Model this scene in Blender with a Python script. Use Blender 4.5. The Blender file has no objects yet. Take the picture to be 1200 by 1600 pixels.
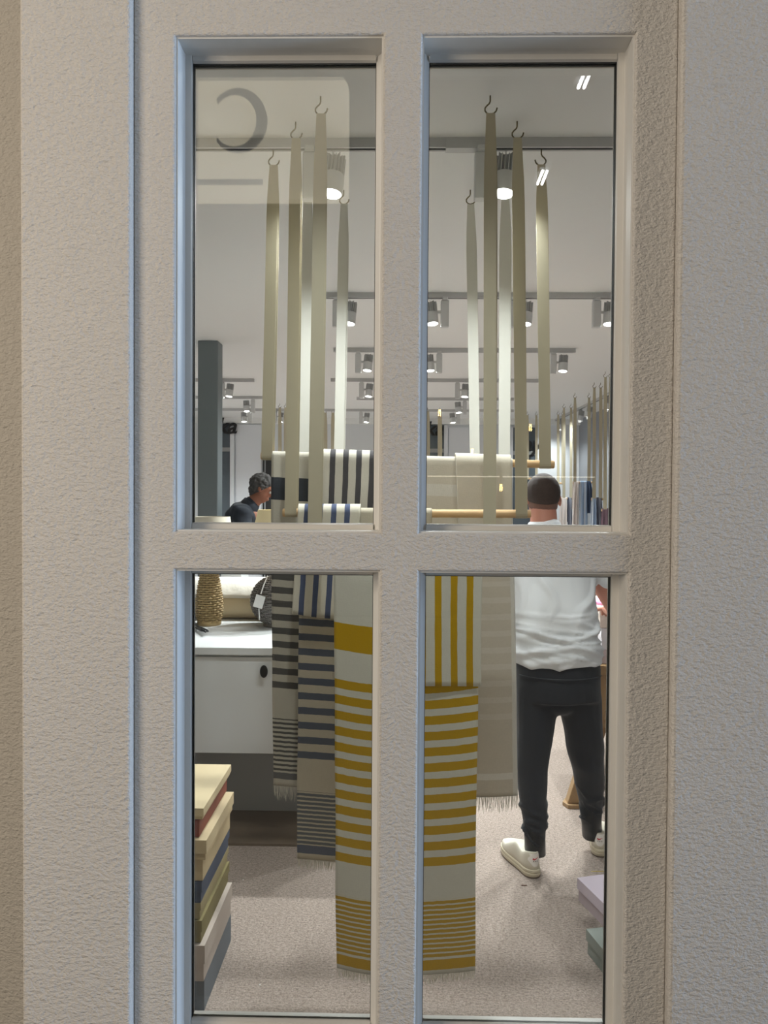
import bpy, bmesh, math, random
from mathutils import Vector, Matrix, noise

# ------------------------------------------------------------------ camera, world, light, exposure
SC = bpy.context.scene
COL = SC.collection
F = 1200.0                                   # focal length in pixels of the 1200x1600 frame
YAW, PIT, ROL = 0.01949, -0.01994, 0.00649
CAM = Vector((0.0, -1.35, 1.65))
FWD = Vector((-math.sin(YAW)*math.cos(PIT), math.cos(YAW)*math.cos(PIT), math.sin(PIT)))
_r = Vector((math.cos(YAW), math.sin(YAW), 0)); _u = _r.cross(FWD)
RGT = _r*math.cos(ROL) + _u*math.sin(ROL)
UPV = _u*math.cos(ROL) - _r*math.sin(ROL)
cd = bpy.data.cameras.new('camera'); cam = bpy.data.objects.new('camera', cd); COL.objects.link(cam)
cd.sensor_fit = 'VERTICAL'; cd.sensor_height = 36.0; cd.lens = 36.0*F/1600.0; cd.clip_start = 0.02
m = Matrix((RGT, UPV, -FWD)).transposed().to_4x4(); m.translation = CAM
cam.matrix_world = m
SC.camera = cam
SC.view_settings.view_transform = 'Standard'; SC.view_settings.look = 'None'
SC.view_settings.gamma = 1.0; SC.view_settings.use_curve_mapping = False
SC.view_settings.exposure = 0.0
SC.cycles.max_bounces = 12; SC.cycles.diffuse_bounces = 8; SC.cycles.transparent_max_bounces = 16
SC.cycles.sample_clamp_indirect = 4.0
SC.cycles.caustics_reflective = False; SC.cycles.caustics_refractive = False

wd = bpy.data.worlds.new('world'); SC.world = wd; wd.use_nodes = True
wd.node_tree.nodes['Background'].inputs[0].default_value = (0.84, 0.84, 0.84, 1)
wd.node_tree.nodes['Background'].inputs[1].default_value = 0.05

def area(name, loc, target, size, energy, color):
    l = bpy.data.lights.new(name, 'AREA'); l.shape = 'RECTANGLE'; l.size, l.size_y = size
    l.energy = energy; l.color = color
    o = bpy.data.objects.new(name, l); COL.objects.link(o); o.location = loc
    o.rotation_euler = (Vector(target)-Vector(loc)).to_track_quat('-Z', 'Y').to_euler()
    return o
# corridor light outside the shop: warm shop light from the left, cool daylight from the right
area('corridor_light', (-2.45, -2.15, 2.4), (-0.6, 0, 1.4), (1.2, 2.0), 68, (1.0, 0.88, 0.73))
area('daylight', (6.8, -0.95, 1.9), (0, 0.0, 1.4), (1.0, 3.2), 480, (0.50, 0.70, 1.0))
area('mall_ceiling_light', (-0.3, -2.2, 6.0), (0, 0, 1.2), (3.0, 1.2), 24, (1.0, 0.98, 0.97))

# ------------------------------------------------------------------ helpers
def PY(px, py, Y):
    d = FWD + RGT*((px-600)/F) + UPV*((800-py)/F)
    return CAM + d*((Y-CAM.y)/d.y)
def PZ(px, py, z):
    d = FWD + RGT*((px-600)/F) + UPV*((800-py)/F)
    return CAM + d*((z-CAM.z)/d.z)
BASE = {}
def setp(o, label=None, cat=None, group=None, kind=None):
    if label: o['label'] = label
    if cat: o['category'] = cat
    if group: o['group'] = group
    if kind: o['kind'] = kind
    return o
def empty(name, loc, label=None, cat=None, group=None, kind=None, rz=0):
    o = bpy.data.objects.new(name, None); COL.objects.link(o); o.location = loc
    o.rotation_euler.z = rz; o.empty_display_size = 0.05
    BASE[o.name] = Vector(loc)
    return setp(o, label, cat, group, kind)
def link_mesh(name, me, mat, parent=None, smooth=False, base=None):
    """me is in world coordinates; shifted so that the object sits at its parent's / own base"""
    if mat is not None:
        me.materials.clear(); me.materials.append(mat)
    if smooth:
        for p in me.polygons: p.use_smooth = True
    o = bpy.data.objects.new(name, me); COL.objects.link(o)
    if parent is not None:
        b = BASE[parent.name]
        me.transform(Matrix.Translation(-b)); o.parent = parent; BASE[o.name] = b
    else:
        b = Vector(base) if base is not None else Vector((0, 0, 0))
        me.transform(Matrix.Translation(-b)); o.location = b; BASE[o.name] = b
    return o
class MB:
    def __init__(s): s.v = []; s.f = []; s.uv = None
    def add(s, vs, fs):
        n = len(s.v); s.v += [tuple(v) for v in vs]; s.f += [tuple(i+n for i in f) for f in fs]; return s
    def box(s, a, b, M=None):
        x0, y0, z0 = a; x1, y1, z1 = b
        vs = [Vector(p) for p in ((x0,y0,z0),(x1,y0,z0),(x1,y1,z0),(x0,y1,z0),(x0,y0,z1),(x1,y0,z1),(x1,y1,z1),(x0,y1,z1))]
        if M is not None: vs = [M @ v for v in vs]
        return s.add(vs, [(0,3,2,1),(4,5,6,7),(0,1,5,4),(1,2,6,5),(2,3,7,6),(3,0,4,7)])
    def prism(s, pts, d):
        """planar polygon pts (3D) extruded by vector d"""
        n = len(pts); d = Vector(d); vs = [Vector(p) for p in pts] + [Vector(p)+d for p in pts]
        return s.add(vs, [tuple(range(n))[::-1], tuple(range(n, 2*n))] + [(i, (i+1) % n, n+(i+1) % n, n+i) for i in range(n)])
    def loft(s, rings, cap=True, closed=True):
        n = len(rings[0]); vs = [p for r in rings for p in r]; fs = []
        for k in range(len(rings)-1):
            for i in range(n if closed else n-1):
                j = (i+1) % n; fs.append((k*n+i, k*n+j, (k+1)*n+j, (k+1)*n+i))
        if cap:
            fs.append(tuple(range(n))[::-1]); fs.append(tuple(range((len(rings)-1)*n, len(rings)*n)))
        return s.add(vs, fs)
    def tube(s, pts, r, seg=8, cap=True):
        pts = [Vector(p) for p in pts]; n = len(pts)
        rs = r if isinstance(r, (list, tuple)) else [r]*n
        rings = []; up = None
        for i, p in enumerate(pts):
            t = (pts[min(i+1, n-1)] - pts[max(i-1, 0)]).normalized()
            if up is None:
                up = t.orthogonal().normalized()
            up = (up - t*up.dot(t)).normalized(); b = t.cross(up)
            rings.append([p + (up*math.cos(a) + b*math.sin(a))*rs[i] for a in [2*math.pi*k/seg for k in range(seg)]])
        return s.loft(rings, cap)
    def lathe(s, prof, c, seg=32, M=None):
        rings = []
        for r, z in prof:
            ring = []
            for k in range(seg):
                a = 2*math.pi*k/seg; v = Vector((r*math.cos(a), r*math.sin(a), z))
                if M is not None: v = M @ v
                ring.append(v + Vector(c))
            rings.append(ring)
        return s.loft(rings, True)
    def mesh(s, name='mesh'):
        me = bpy.data.meshes.new(name); me.from_pydata(s.v, [], s.f); me.validate(); return me
    def build(s, name, mat, parent=None, smooth=False, base=None, bevel=0, seg=2, fix=True):
        me = s.mesh(name)
        if fix or bevel:
            bm = bmesh.new(); bm.from_mesh(me)
            bmesh.ops.recalc_face_normals(bm, faces=bm.faces)
            if bevel:
                es = [e for e in bm.edges if len(e.link_faces) == 2 and e.calc_face_angle(0) > 0.6]
                bmesh.ops.bevel(bm, geom=es, offset=bevel, segments=seg, affect='EDGES', profile=0.5, clamp_overlap=True)
            bm.to_mesh(me); bm.free()
        o = link_mesh(name, me, mat, parent, smooth, base)
        return o
def autosmooth(o, ang=0.7):
    bm = bmesh.new(); bm.from_mesh(o.data)
    for f in bm.faces: f.smooth = True
    for e in bm.edges: e.smooth = not (len(e.link_faces) == 2 and e.calc_face_angle(0) > ang)
    bm.to_mesh(o.data); bm.free()
    return o

# ------------------------------------------------------------------ materials
def lin(c):
    return tuple(((x/255)/12.92 if x/255 <= .04045 else ((x/255+.055)/1.055)**2.4) for x in c) + (1,)
class NT:
    def __init__(s, name):
        s.m = bpy.data.materials.new(name); s.m.use_nodes = True; s.t = s.m.node_tree
        s.b = s.t.nodes['Principled BSDF']; s.out = s.t.nodes['Material Output']
    def n(s, typ, **kw):
        nd = s.t.nodes.new(typ)
        for k, v in kw.items(): setattr(nd, k, v)
        return nd
    def l(s, a, b): s.t.links.new(a, b)
    def math(s, op, a, b=None, clamp=False):
        nd = s.n('ShaderNodeMath', operation=op); nd.use_clamp = clamp
        for i, v in enumerate((a, b)):
            if v is None: continue
            if isinstance(v, (int, float)): nd.inputs[i].default_value = v
            else: s.l(v, nd.inputs[i])
        return nd.outputs[0]
    def mix(s, fac, a, b, blend='MIX'):
        nd = s.n('ShaderNodeMix', data_type='RGBA', blend_type=blend)
        if isinstance(fac, (int, float)): nd.inputs[0].default_value = fac
        else: s.l(fac, nd.inputs[0])
        for i, v in ((6, a), (7, b)):
            if isinstance(v, tuple): nd.inputs[i].default_value = v
            else: s.l(v, nd.inputs[i])
        return nd.outputs[2]
    def noise(s, scale, detail=2, rough=.5, vec=None, sc3=None):
        nd = s.n('ShaderNodeTexNoise'); nd.inputs['Scale'].default_value = scale
        nd.inputs['Detail'].default_value = detail; nd.inputs['Roughness'].default_value = rough
        if vec is None:
            tc = s.n('ShaderNodeTexCoord'); vec = tc.outputs['Object']
        if sc3:
            mp = s.n('ShaderNodeMapping'); mp.inputs['Scale'].default_value = sc3; s.l(vec, mp.inputs[0]); vec = mp.outputs[0]
        s.l(vec, nd.inputs['Vector'])
        return nd.outputs['Fac']
    def bump(s, h, strength, dist=.002):
        nd = s.n('ShaderNodeBump'); nd.inputs['Strength'].default_value = strength; nd.inputs['Distance'].default_value = dist
        s.l(h, nd.inputs['Height']); s.l(nd.outputs[0], s.b.inputs['Normal'])
    def set(s, col=None, rough=None, metal=None, spec=None, sheen=None):
        if col is not None:
            if isinstance(col, tuple): s.b.inputs['Base Color'].default_value = col
            else: s.l(col, s.b.inputs['Base Color'])
        if rough is not None: s.b.inputs['Roughness'].default_value = rough
        if metal is not None: s.b.inputs['Metallic'].default_value = metal
        if spec is not None: s.b.inputs['Specular IOR Level'].default_value = spec
        if sheen: s.b.inputs['Sheen Weight'].default_value = sheen
        return s
MATS = {}
def plain(name, rgb, rough=.5, metal=0, var=.06, vscale=18, bump=0, bscale=200, spec=.5, dist=.001, sheen=0, sc3=None):
    """one procedural material: base colour with slight noise variation and fine relief"""
    if name in MATS: return MATS[name]
    t = NT(name); c = lin(rgb)
    d = tuple(x*(1-var) for x in c[:3]) + (1,); e = tuple(min(1, x*(1+var)) for x in c[:3]) + (1,)
    t.set(t.mix(t.noise(vscale, 3, sc3=sc3), d, e), rough, metal, spec, sheen)
    if bump: t.bump(t.noise(bscale, 3, sc3=sc3), bump, dist)
    MATS[name] = t.m
    return t.m
def emis(name, rgb, strength, base=(255, 255, 255)):
    if name in MATS: return MATS[name]
    t = NT(name); t.set(lin(base), .4); t.b.inputs['Emission Color'].default_value = lin(rgb)
    t.b.inputs['Emission Strength'].default_value = strength; MATS[name] = t.m
    return t.m
def stucco(name, rgb):
    t = NT(name); c = lin(rgb)
    big = t.noise(2.2, 3); fine = t.noise(125, 3, .62, sc3=(.7, 1, 1.25)); grit = t.noise(260, 2, .6, sc3=(.8, 1, 1.2))
    col = t.mix(big, tuple(x*.955 for x in c[:3])+(1,), tuple(min(1, x*1.045) for x in c[:3])+(1,))
    sp = t.n('ShaderNodeValToRGB'); sp.color_ramp.elements[0].position = .30; sp.color_ramp.elements[1].position = .42
    t.l(grit, sp.inputs[0])
    col = t.mix(sp.outputs[0], tuple(x*.88 for x in c[:3])+(1,), col)
    t.set(col, .88, spec=.25)
    h = t.math('ADD', fine, t.math('MULTIPLY', grit, .45))
    t.bump(h, .78, .007)
    return t.m
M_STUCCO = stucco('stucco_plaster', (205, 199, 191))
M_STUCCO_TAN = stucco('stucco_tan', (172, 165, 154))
M_FRAME = plain('painted_frame', (214, 211, 205), .38, var=.02, spec=.4)
M_GASKET = plain('gasket_rubber', (48, 50, 50), .6)
M_CEIL = plain('ceiling_paint', (238, 240, 240), .9, var=.015, vscale=1.2, spec=.2)
M_WALLIN = plain('interior_wall_paint', (222, 226, 230), .8, var=.02, vscale=1.0, spec=.2)
M_GREYPANEL = plain('grey_display_panel', (150, 154, 160), .6, var=.03, vscale=2)
M_TRACK = plain('track_grey', (190, 191, 192), .45, var=.02)
M_SLOT = plain('track_slot_black', (14, 14, 15), .6)
M_FIX = plain('fixture_white', (205, 207, 208), .4, var=.02)
M_FIN = plain('fixture_fin', (188, 190, 191), .35, metal=.0, var=.03)
M_LENS = emis('spot_lens', (255, 252, 246), 14)
M_HOOK = plain('hook_brass', (112, 104, 78), .35, metal=.75, var=.1)
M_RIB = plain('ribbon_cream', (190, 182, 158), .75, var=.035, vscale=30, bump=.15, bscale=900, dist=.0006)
M_WOOD = plain('dowel_beech', (214, 178, 132), .5, var=.12, vscale=8, sc3=(3, 40, 40))
M_BLACK = plain('black_plastic', (16, 16, 17), .35)
M_CAB = plain('cabinet_white', (214, 217, 218), .45, var=.015, vscale=3)
M_KICK = plain('kick_grey', (150, 152, 152), .6, var=.03, vscale=4)
M_SHADOWB = plain('shadow_brown', (104, 90, 74), .6, var=.12, vscale=20)  # dark tone of the shaded floor under the cabinet
M_TAG = plain('tag_white', (238, 238, 236), .6, var=.01)
def glass_mat():
    t = NT('window_glass'); t.t.nodes.remove(t.b)
    fr = t.n('ShaderNodeFresnel'); fr.inputs['IOR'].default_value = 1.5
    tr = t.n('ShaderNodeBsdfTransparent'); tr.inputs[0].default_value = (.955, .97, .962, 1)
    gl = t.n('ShaderNodeBsdfGlossy'); gl.inputs['Roughness'].default_value = 0.0
    mx = t.n('ShaderNodeMixShader'); t.l(fr.outputs[0], mx.inputs[0]); t.l(tr.outputs[0], mx.inputs[1]); t.l(gl.outputs[0], mx.inputs[2])
    t.l(mx.outputs[0], t.out.inputs[0])
    return t.m
M_GLASS = glass_mat()
def carpet_mat():
    t = NT('carpet')
    a = t.noise(150, 3, .8); b = t.noise(3, 2); w = t.noise(62, 3, .75, sc3=(1, 2.0, 1))
    c0, c1 = lin((78, 66, 58)), lin((210, 194, 183))
    col = t.mix(t.math('ADD', t.math('MULTIPLY', a, 1.5), t.math('SUBTRACT', t.math('MULTIPLY', w, 1.2), .82), True), c0, c1)
    col = t.mix(t.math('MULTIPLY', b, .25), col, lin((140, 128, 118)))
    t.set(col, .95, spec=.1); t.bump(t.math('ADD', a, w), .8, .006)
    return t.m
M_CARPET = carpet_mat()

def cloth_mat(name, base, bands, weave=380, alpha_gap=0, rough=.85, mottled=.11):
    """woven cloth. UV: u across in metres, v = height in metres. bands: (axis, lo, hi, period, duty, rgb)"""
    t = NT(name)
    uv = t.n('ShaderNodeUVMap'); sp = t.n('ShaderNodeSeparateXYZ'); t.l(uv.outputs[0], sp.inputs[0])
    U, V = sp.outputs[0], sp.outputs[1]
    wob = t.noise(60, 2, .5, uv.outputs[0], (1, .3, 1))
    wo = t.math('MULTIPLY', t.math('SUBTRACT', wob, .5), .0035)
    c = lin(base)
    n1 = t.noise(weave, 2, .6, uv.outputs[0], (1, .18, 1)); n2 = t.noise(weave, 2, .6, uv.outputs[0], (.18, 1, 1)); n3 = t.noise(22, 3, .6, uv.outputs[0])
    col = c
    for ax, lo, hi, per, duty, rgb in bands:
        x = t.math('ADD', V if ax == 'v' else U, wo)
        f = t.math('MULTIPLY', t.math('GREATER_THAN', x, lo), t.math('LESS_THAN', x, hi))
        if per:
            fr = t.math('FRACT', t.math('DIVIDE', t.math('SUBTRACT', x, lo), per))
            f = t.math('MULTIPLY', f, t.math('LESS_THAN', fr, duty))
        col = t.mix(f, col, lin(rgb))
    wv = t.math('MULTIPLY', n1, n2)
    col = t.mix(t.math('MULTIPLY', t.math('ADD', t.math('MULTIPLY', wv, 1.2), t.math('MULTIPLY', n3, .35)), mottled*4, True), col, (.60, .59, .57, 1), 'MULTIPLY')
    t.set(col, rough, spec=.15, sheen=.15)
    t.bump(wv, .5, .0015)
    if alpha_gap:
        pass
    return t.m

# ------------------------------------------------------------------ front wall
XL, XA, XB, XC, XD, XR = -.4698, -.3965, -.0325, .0353, .4031, .4763
ZT, ZM1, ZM0 = 2.4534, 1.5861, 1.5193
ZB = PY(300, 1640, 0).z
TH = .062
def grid_wall(name, xs, zs, holes, y0, y1, mat, bevel=.004):
    bm = bmesh.new(); V = {}
    def v(i, j):
        if (i, j) not in V: V[i, j] = bm.verts.new((xs[i], y0, zs[j]))
        return V[i, j]
    for i in range(len(xs)-1):
        for j in range(len(zs)-1):
            if (i, j) in holes: continue
            bm.faces.new((v(i, j), v(i+1, j), v(i+1, j+1), v(i, j+1)))
    r = bmesh.ops.extrude_face_region(bm, geom=bm.faces[:])
    bmesh.ops.translate(bm, verts=[g for g in r['geom'] if isinstance(g, bmesh.types.BMVert)], vec=(0, y1-y0, 0))
    bmesh.ops.recalc_face_normals(bm, faces=bm.faces)
    if bevel:
        es = [e for e in bm.edges if len(e.link_faces) == 2 and e.calc_face_angle(0) > .6 and all(abs(x.co.y-y0) < 1e-5 for x in e.verts)]
        bmesh.ops.bevel(bm, geom=es, offset=bevel, segments=3, affect='EDGES', profile=.5)
    me = bpy.data.meshes.new(name); bm.to_mesh(me); bm.free()
    return setp(link_mesh(name, me, mat), kind='structure')
HW = 3.2
w = grid_wall('wall_front', [XL, XA, XB, XC, XD, XR], [0, ZB, ZM0, ZM1, ZT, HW], {(1, 1), (3, 1), (1, 3), (3, 3)}, 0, TH, M_STUCCO)
w['label'] = 'stucco panel with a cross of plaster bars between four panes'
XLL = PY(33, 800, -.018).x
E_ = .018
o = grid_wall('wall_left', [XLL, XL], [0, HW], set(), -E_, TH, M_STUCCO, .004); o['label'] = 'proud beige stucco pier left of the window panel'
o = grid_wall('wall_right', [XR, 4.2], [0, HW], set(), -E_, TH, M_STUCCO, .006); o['label'] = 'proud grey stucco pier right of the window panel'
# the face left of the pier turns back at an angle
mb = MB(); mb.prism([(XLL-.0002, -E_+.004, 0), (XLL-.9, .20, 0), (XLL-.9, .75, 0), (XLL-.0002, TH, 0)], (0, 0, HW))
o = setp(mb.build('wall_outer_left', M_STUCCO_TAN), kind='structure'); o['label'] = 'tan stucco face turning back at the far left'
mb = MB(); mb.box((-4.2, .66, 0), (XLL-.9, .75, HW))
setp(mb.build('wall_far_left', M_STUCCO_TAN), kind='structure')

# windows: liner, frame members with a sloped glazing edge, gasket, pane
def window(n, x0, x1, z0, z1, label):
    e = empty('window_%d' % n, ((x0+x1)/2, TH, z0), label, kind='structure')
    L = .003; ya = .006
    for a, b in (((x0, ya, z0), (x0+L, TH, z1)), ((x1-L, ya, z0), (x1, TH, z1)), ((x0+L, ya, z1-L), (x1-L, TH, z1)), ((x0+L, ya, z0), (x1-L, TH, z0+L))):
        MB().box(a, b).build('reveal_liner', M_FRAME, e)
    fw = .0112; y0, y1 = TH-.008, TH+.022; gs = .010
    # vertical posts: face sloping back towards the glass
    for s, xa in ((1, x0+L), (-1, x1-L)):
        sl = (.25, .001, gs) if abs(xa) < .1 else (.93, 0, .003)      # posts along the middle bar slope back to the glass
        MB().prism([(xa, y0, z0+L), (xa+s*fw*sl[0], y0+sl[1], z0+L), (xa+s*fw, y0+sl[2], z0+L), (xa+s*fw, y1, z0+L), (xa, y1, z0+L)], (0, 0, z1-z0-2*L)).build('frame_post', M_FRAME, e)
    for s, za in ((1, z0+L), (-1, z1-L)):
        h = fw*.98
        MB().prism([(x0+L+fw+.0008, y0+.004, za), (x0+L+fw+.0008, y0+.004, za+s*h*.8), (x0+L+fw+.0008, y0+gs, za+s*h), (x0+L+fw+.0008, y1, za+s*h), (x0+L+fw+.0008, y1, za)],
                   (x1-x0-2*L-2*fw-.0016, 0, 0)).build('frame_rail', M_FRAME, e)
    gx0, gx1, gz0, gz1 = x0+L+fw, x1-L-fw, z0+L+fw*.98, z1-L-fw*.98
    g = .0010; gy = y0+gs+.002
    mb = MB()
    for a, b in (((gx0, gy-.002, gz0), (gx0+g, gy+.012, gz1)), ((gx1-g, gy-.002, gz0), (gx1, gy+.012, gz1)), ((gx0+g, gy-.002, gz1-g), (gx1-g, gy+.012, gz1))):
        mb.box(a, b)
    mb.build('gasket', M_GASKET, e)
    MB().box((gx0+g, gy+.002, gz0), (gx1-g, gy+.008, gz1-g)).build('glass_pane', M_GLASS, e)
    return gy+.002
GY = window(1, XA, XB, ZM1, ZT, 'tall upper left window pane with the mirrored letter on the glass')
window(2, XC, XD, ZM1, ZT, 'tall upper right window pane with bright tube reflections')
window(3, XA, XB, ZB, ZM0, 'lower left window pane in front of the cabinet and stacked boxes')
window(4, XC, XD, ZB, ZM0, 'lower right window pane in front of the man in black trousers')

# ------------------------------------------------------------------ shop interior shell
HC = 2.85
YB = PZ(600, 654, HC).y                       # back wall of the shop
XWL, XWR = -3.3, 2.75
mb = MB(); mb.box((-4.2, -9, -.06), (4.2, -.018-.0005, -.004)); o = setp(mb.build('floor_outside', plain('mall_floor', (150, 146, 140), .35, var=.08, vscale=6)), kind='structure')
mb = MB(); mb.box((XWL-.1, TH, -.06), (XWR+.1, YB+.1, 0)); setp(mb.build('floor', M_CARPET), 'beige speckled carpet of the shop', kind='structure')
mb = MB(); mb.box((XWL-.1, TH, HC), (XWR+.1, YB+.1, HC+.1)); setp(mb.build('ceiling', M_CEIL), 'white plain shop ceiling', kind='structure')
mb = MB(); mb.box((XWL-.1, YB, 0), (XWR+.1, YB+.1, HC)); setp(mb.build('wall_back', M_WALLIN), 'white back wall of the shop', kind='structure')
mb = MB(); mb.box((XWL-.1, .76, 0), (XWL, YB, HC)); setp(mb.build('wall_shop_left', M_WALLIN), 'white side wall of the shop', kind='structure')
mb = MB(); mb.box((XWR, TH, 0), (XWR+.1, YB, HC)); setp(mb.build('wall_shop_right', M_GREYPANEL), 'grey side wall behind the hanging towels', kind='structure')
# cornice along the back wall
mb = MB(); mb.box((XWL, YB-.05, HC-.09), (XWR, YB, HC)); setp(mb.build('trim_1', M_CEIL), 'white cornice along the back wall', kind='structure')
# grey column
c0 = PZ(309, 532, HC)
cx1 = PY(338, 600, c0.y).x; cx2 = PY(346, 600, c0.y+.13).x
mb = MB(); mb.box((c0.x, c0.y, 0), (cx1+.012, c0.y+.16, HC))
M_COL = plain('column_slate', (112, 122, 126), .5, var=.04, vscale=2)
o = setp(mb.build('column', M_COL, bevel=.006), 'slate grey square column at the left of the shop', kind='structure')

# ------------------------------------------------------------------ ceiling tracks and track spotlights
def track(xa, xb, py, label, zdrop=.032, dark=True):
    Y = PZ(600, py, HC-.016).y
    x0, x1 = PY(xa, py, Y).x, PY(xb, py, Y).x
    e = empty('ceiling_track', ((x0+x1)/2, Y, HC), label, 'ceiling track', 'lighting tracks across the ceiling')
    mb = MB()
    mb.box((x0, Y-.017, HC-zdrop), (x0 + (x1-x0), Y-.008, HC)); mb.box((x0, Y+.008, HC-zdrop), (x1, Y+.017, HC)); mb.box((x0, Y-.008, HC-.012), (x1, Y+.008, HC))
    mb.build('track_channel', M_TRACK, e)
    MB().box((x0+.004, Y-.0078, HC-zdrop+.003), (x1-.004, Y+.0078, HC-.0121)).build('slot', M_SLOT, e)
    for xx in (x0, x1):
        s = -1 if xx == x0 else 1
        MB().box((min(xx, xx+s*.02), Y-.018, HC-zdrop-.001), (max(xx, xx+s*.02), Y+.018, HC)).build('end_cap', M_TRACK, e)
    return e, Y
T1e, TY1 = track(150, 1130, 226, 'ceiling track nearest the window, crossing both upper panes')
xj = PY(722, 229, TY1).x
MB().box((xj-.055, TY1-.0185, HC-.036), (xj+.055, TY1+.0185, HC-.001)).build('joint_connector', M_TRACK, T1e)
TY0 = .42  # unseen track, added to carry fill spots for the towel fronts
e = empty('ceiling_track', (0, TY0, HC), 'added unseen ceiling track just inside the window, above the frame', 'ceiling track', 'lighting tracks across the ceiling')
mb = MB(); mb.box((-1.5, TY0-.017, HC-.032), (1.5, TY0-.008, HC)); mb.box((-1.5, TY0+.008, HC-.032), (1.5, TY0+.017, HC)); mb.box((-1.5, TY0-.008, HC-.012), (1.5, TY0+.008, HC)); mb.build('track_channel', M_TRACK, e)
MB().box((-1.49, TY0-.0078, HC-.029), (1.49, TY0+.0078, HC-.0121)).build('slot', M_SLOT, e)
_, TY2 = track(492, 1010, 462, 'second ceiling track from the window')
_, TY3 = track(525, 895, 547, 'third ceiling track from the window, ending above the bald spotlight'.replace('bald ', 'single '))
_, TY4 = track(520, 838, 594, 'fourth ceiling track from the window')
_, TY4b = track(290, 394, 595, 'short ceiling track beside the grey column')
_, TY5 = track(560, 800, 623, 'fifth ceiling track from the window, right part')
_, TY5b = track(290, 412, 622, 'ceiling track behind the grey column, left part')
_, TY6 = track(290, 800, 641, 'farthest ceiling track, close to the back wall')
# track running along the right wall
pa, pb = PZ(962, 606, HC-.016), PZ(862, 663, HC-.016)
XT = (pa.x+pb.x)/2
e = empty('ceiling_track', (XT, (pa.y+pb.y)/2, HC), 'ceiling track running along the right wall above hanging towels', 'ceiling track', 'lighting tracks across the ceiling')
ya_, yb_ = pa.y-.6, pb.y
mb = MB(); mb.box((XT-.017, ya_, HC-.032), (XT-.008, yb_, HC)); mb.box((XT+.008, ya_, HC-.032), (XT+.017, yb_, HC)); mb.box((XT-.008, ya_, HC-.012), (XT+.008, yb_, HC)); mb.build('track_channel', M_TRACK, e)
MB().box((XT-.0078, ya_, HC-.029), (XT+.0078, yb_, HC-.0121)).build('slot', M_SLOT, e)

def copy_tree(o, parent=None):
    c = o.copy(); COL.objects.link(c); c.parent = parent
    for ch in list(o.children): copy_tree(ch, c)
    return c
SPOT_W = 132
def spot_proto(side, tilt=math.radians(9), power=SPOT_W):
    e = empty('track_spotlight', (0, 0, 0))
    MB().box((-.016, -.034, -.046), (.016, .034, -.030)).build('track_adapter', M_FIX, e, bevel=.003)
    MB().box((-.024, -.019, -.202), (.024, .019, -.046)).build('driver_box', M_FIX, e, bevel=.004)
    hx = .079*side
    MB().tube([(side*.02, 0, -.112), (hx, 0, -.112)], .009, 10).build('swivel_arm', M_FIX, e)
    R = Matrix.Translation((hx, 0, -.118)) @ Matrix.Rotation(-tilt, 4, 'X') @ Matrix.Rotation(side*math.radians(5), 4, 'Y')
    mb = MB(); n = 18
    mb.lathe([(.0, .0), (.022, .0), (.022, .062), (.0, .062)], (0, 0, 0), 20)
    for k in range(n):
        a = 2*math.pi*k/n; ca, sa = math.cos(a), math.sin(a)
        M = Matrix.Rotation(a, 4, 'Z'); top = .066 if k % 2 else .060
        mb.box((.018, -.0013, 0), (.0365, .0013, top), M)
    mb.v = [tuple(R @ Vector(v)) for v in mb.v]
    mb.build('heat_sink', M_FIN, e)
    mb = MB().lathe([(.0, 0), (.0355, 0), (.0375, -.004), (.0375, -.064), (.0360, -.068), (.0335, -.068), (.0325, -.058), (0, -.058)], (0, 0, 0), 32)
    mb.v = [tuple(R @ Vector(v)) for v in mb.v]
    autosmooth(mb.build('collar', M_FIX, e))
    mb = MB().lathe([(0, -.0585), (.0325, -.0585), (.0325, -.0625), (0, -.0655)], (0, 0, 0), 28)
    mb.v = [tuple(R @ Vector(v)) for v in mb.v]
    autosmooth(mb.build('lens', M_LENS, e))
    l = bpy.data.lights.new('spot_beam', 'SPOT'); l.energy = power; l.color = (.96, .995, 1.0)
    l.spot_size = math.radians(150); l.spot_blend = 1.0; l.shadow_soft_size = .03
    lo = bpy.data.objects.new('spot_beam', l); COL.objects.link(lo); lo.parent = e
    lo.matrix_local = R @ Matrix.Translation((0, 0, -.072))
    return e
PROTO = {1: spot_proto(1), -1: spot_proto(-1)}
USED = set()
def spot(px, py, Y, side, label, X=None, rz=0):
    o = copy_tree(PROTO[side])
    if X is None: X = PY(px, py, Y).x - .079*side
    o.location = (X, Y, HC); o.rotation_euler.z = rz
    setp(o, label, 'spotlight', 'finned spotlights on ceiling tracks')
    return o
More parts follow.
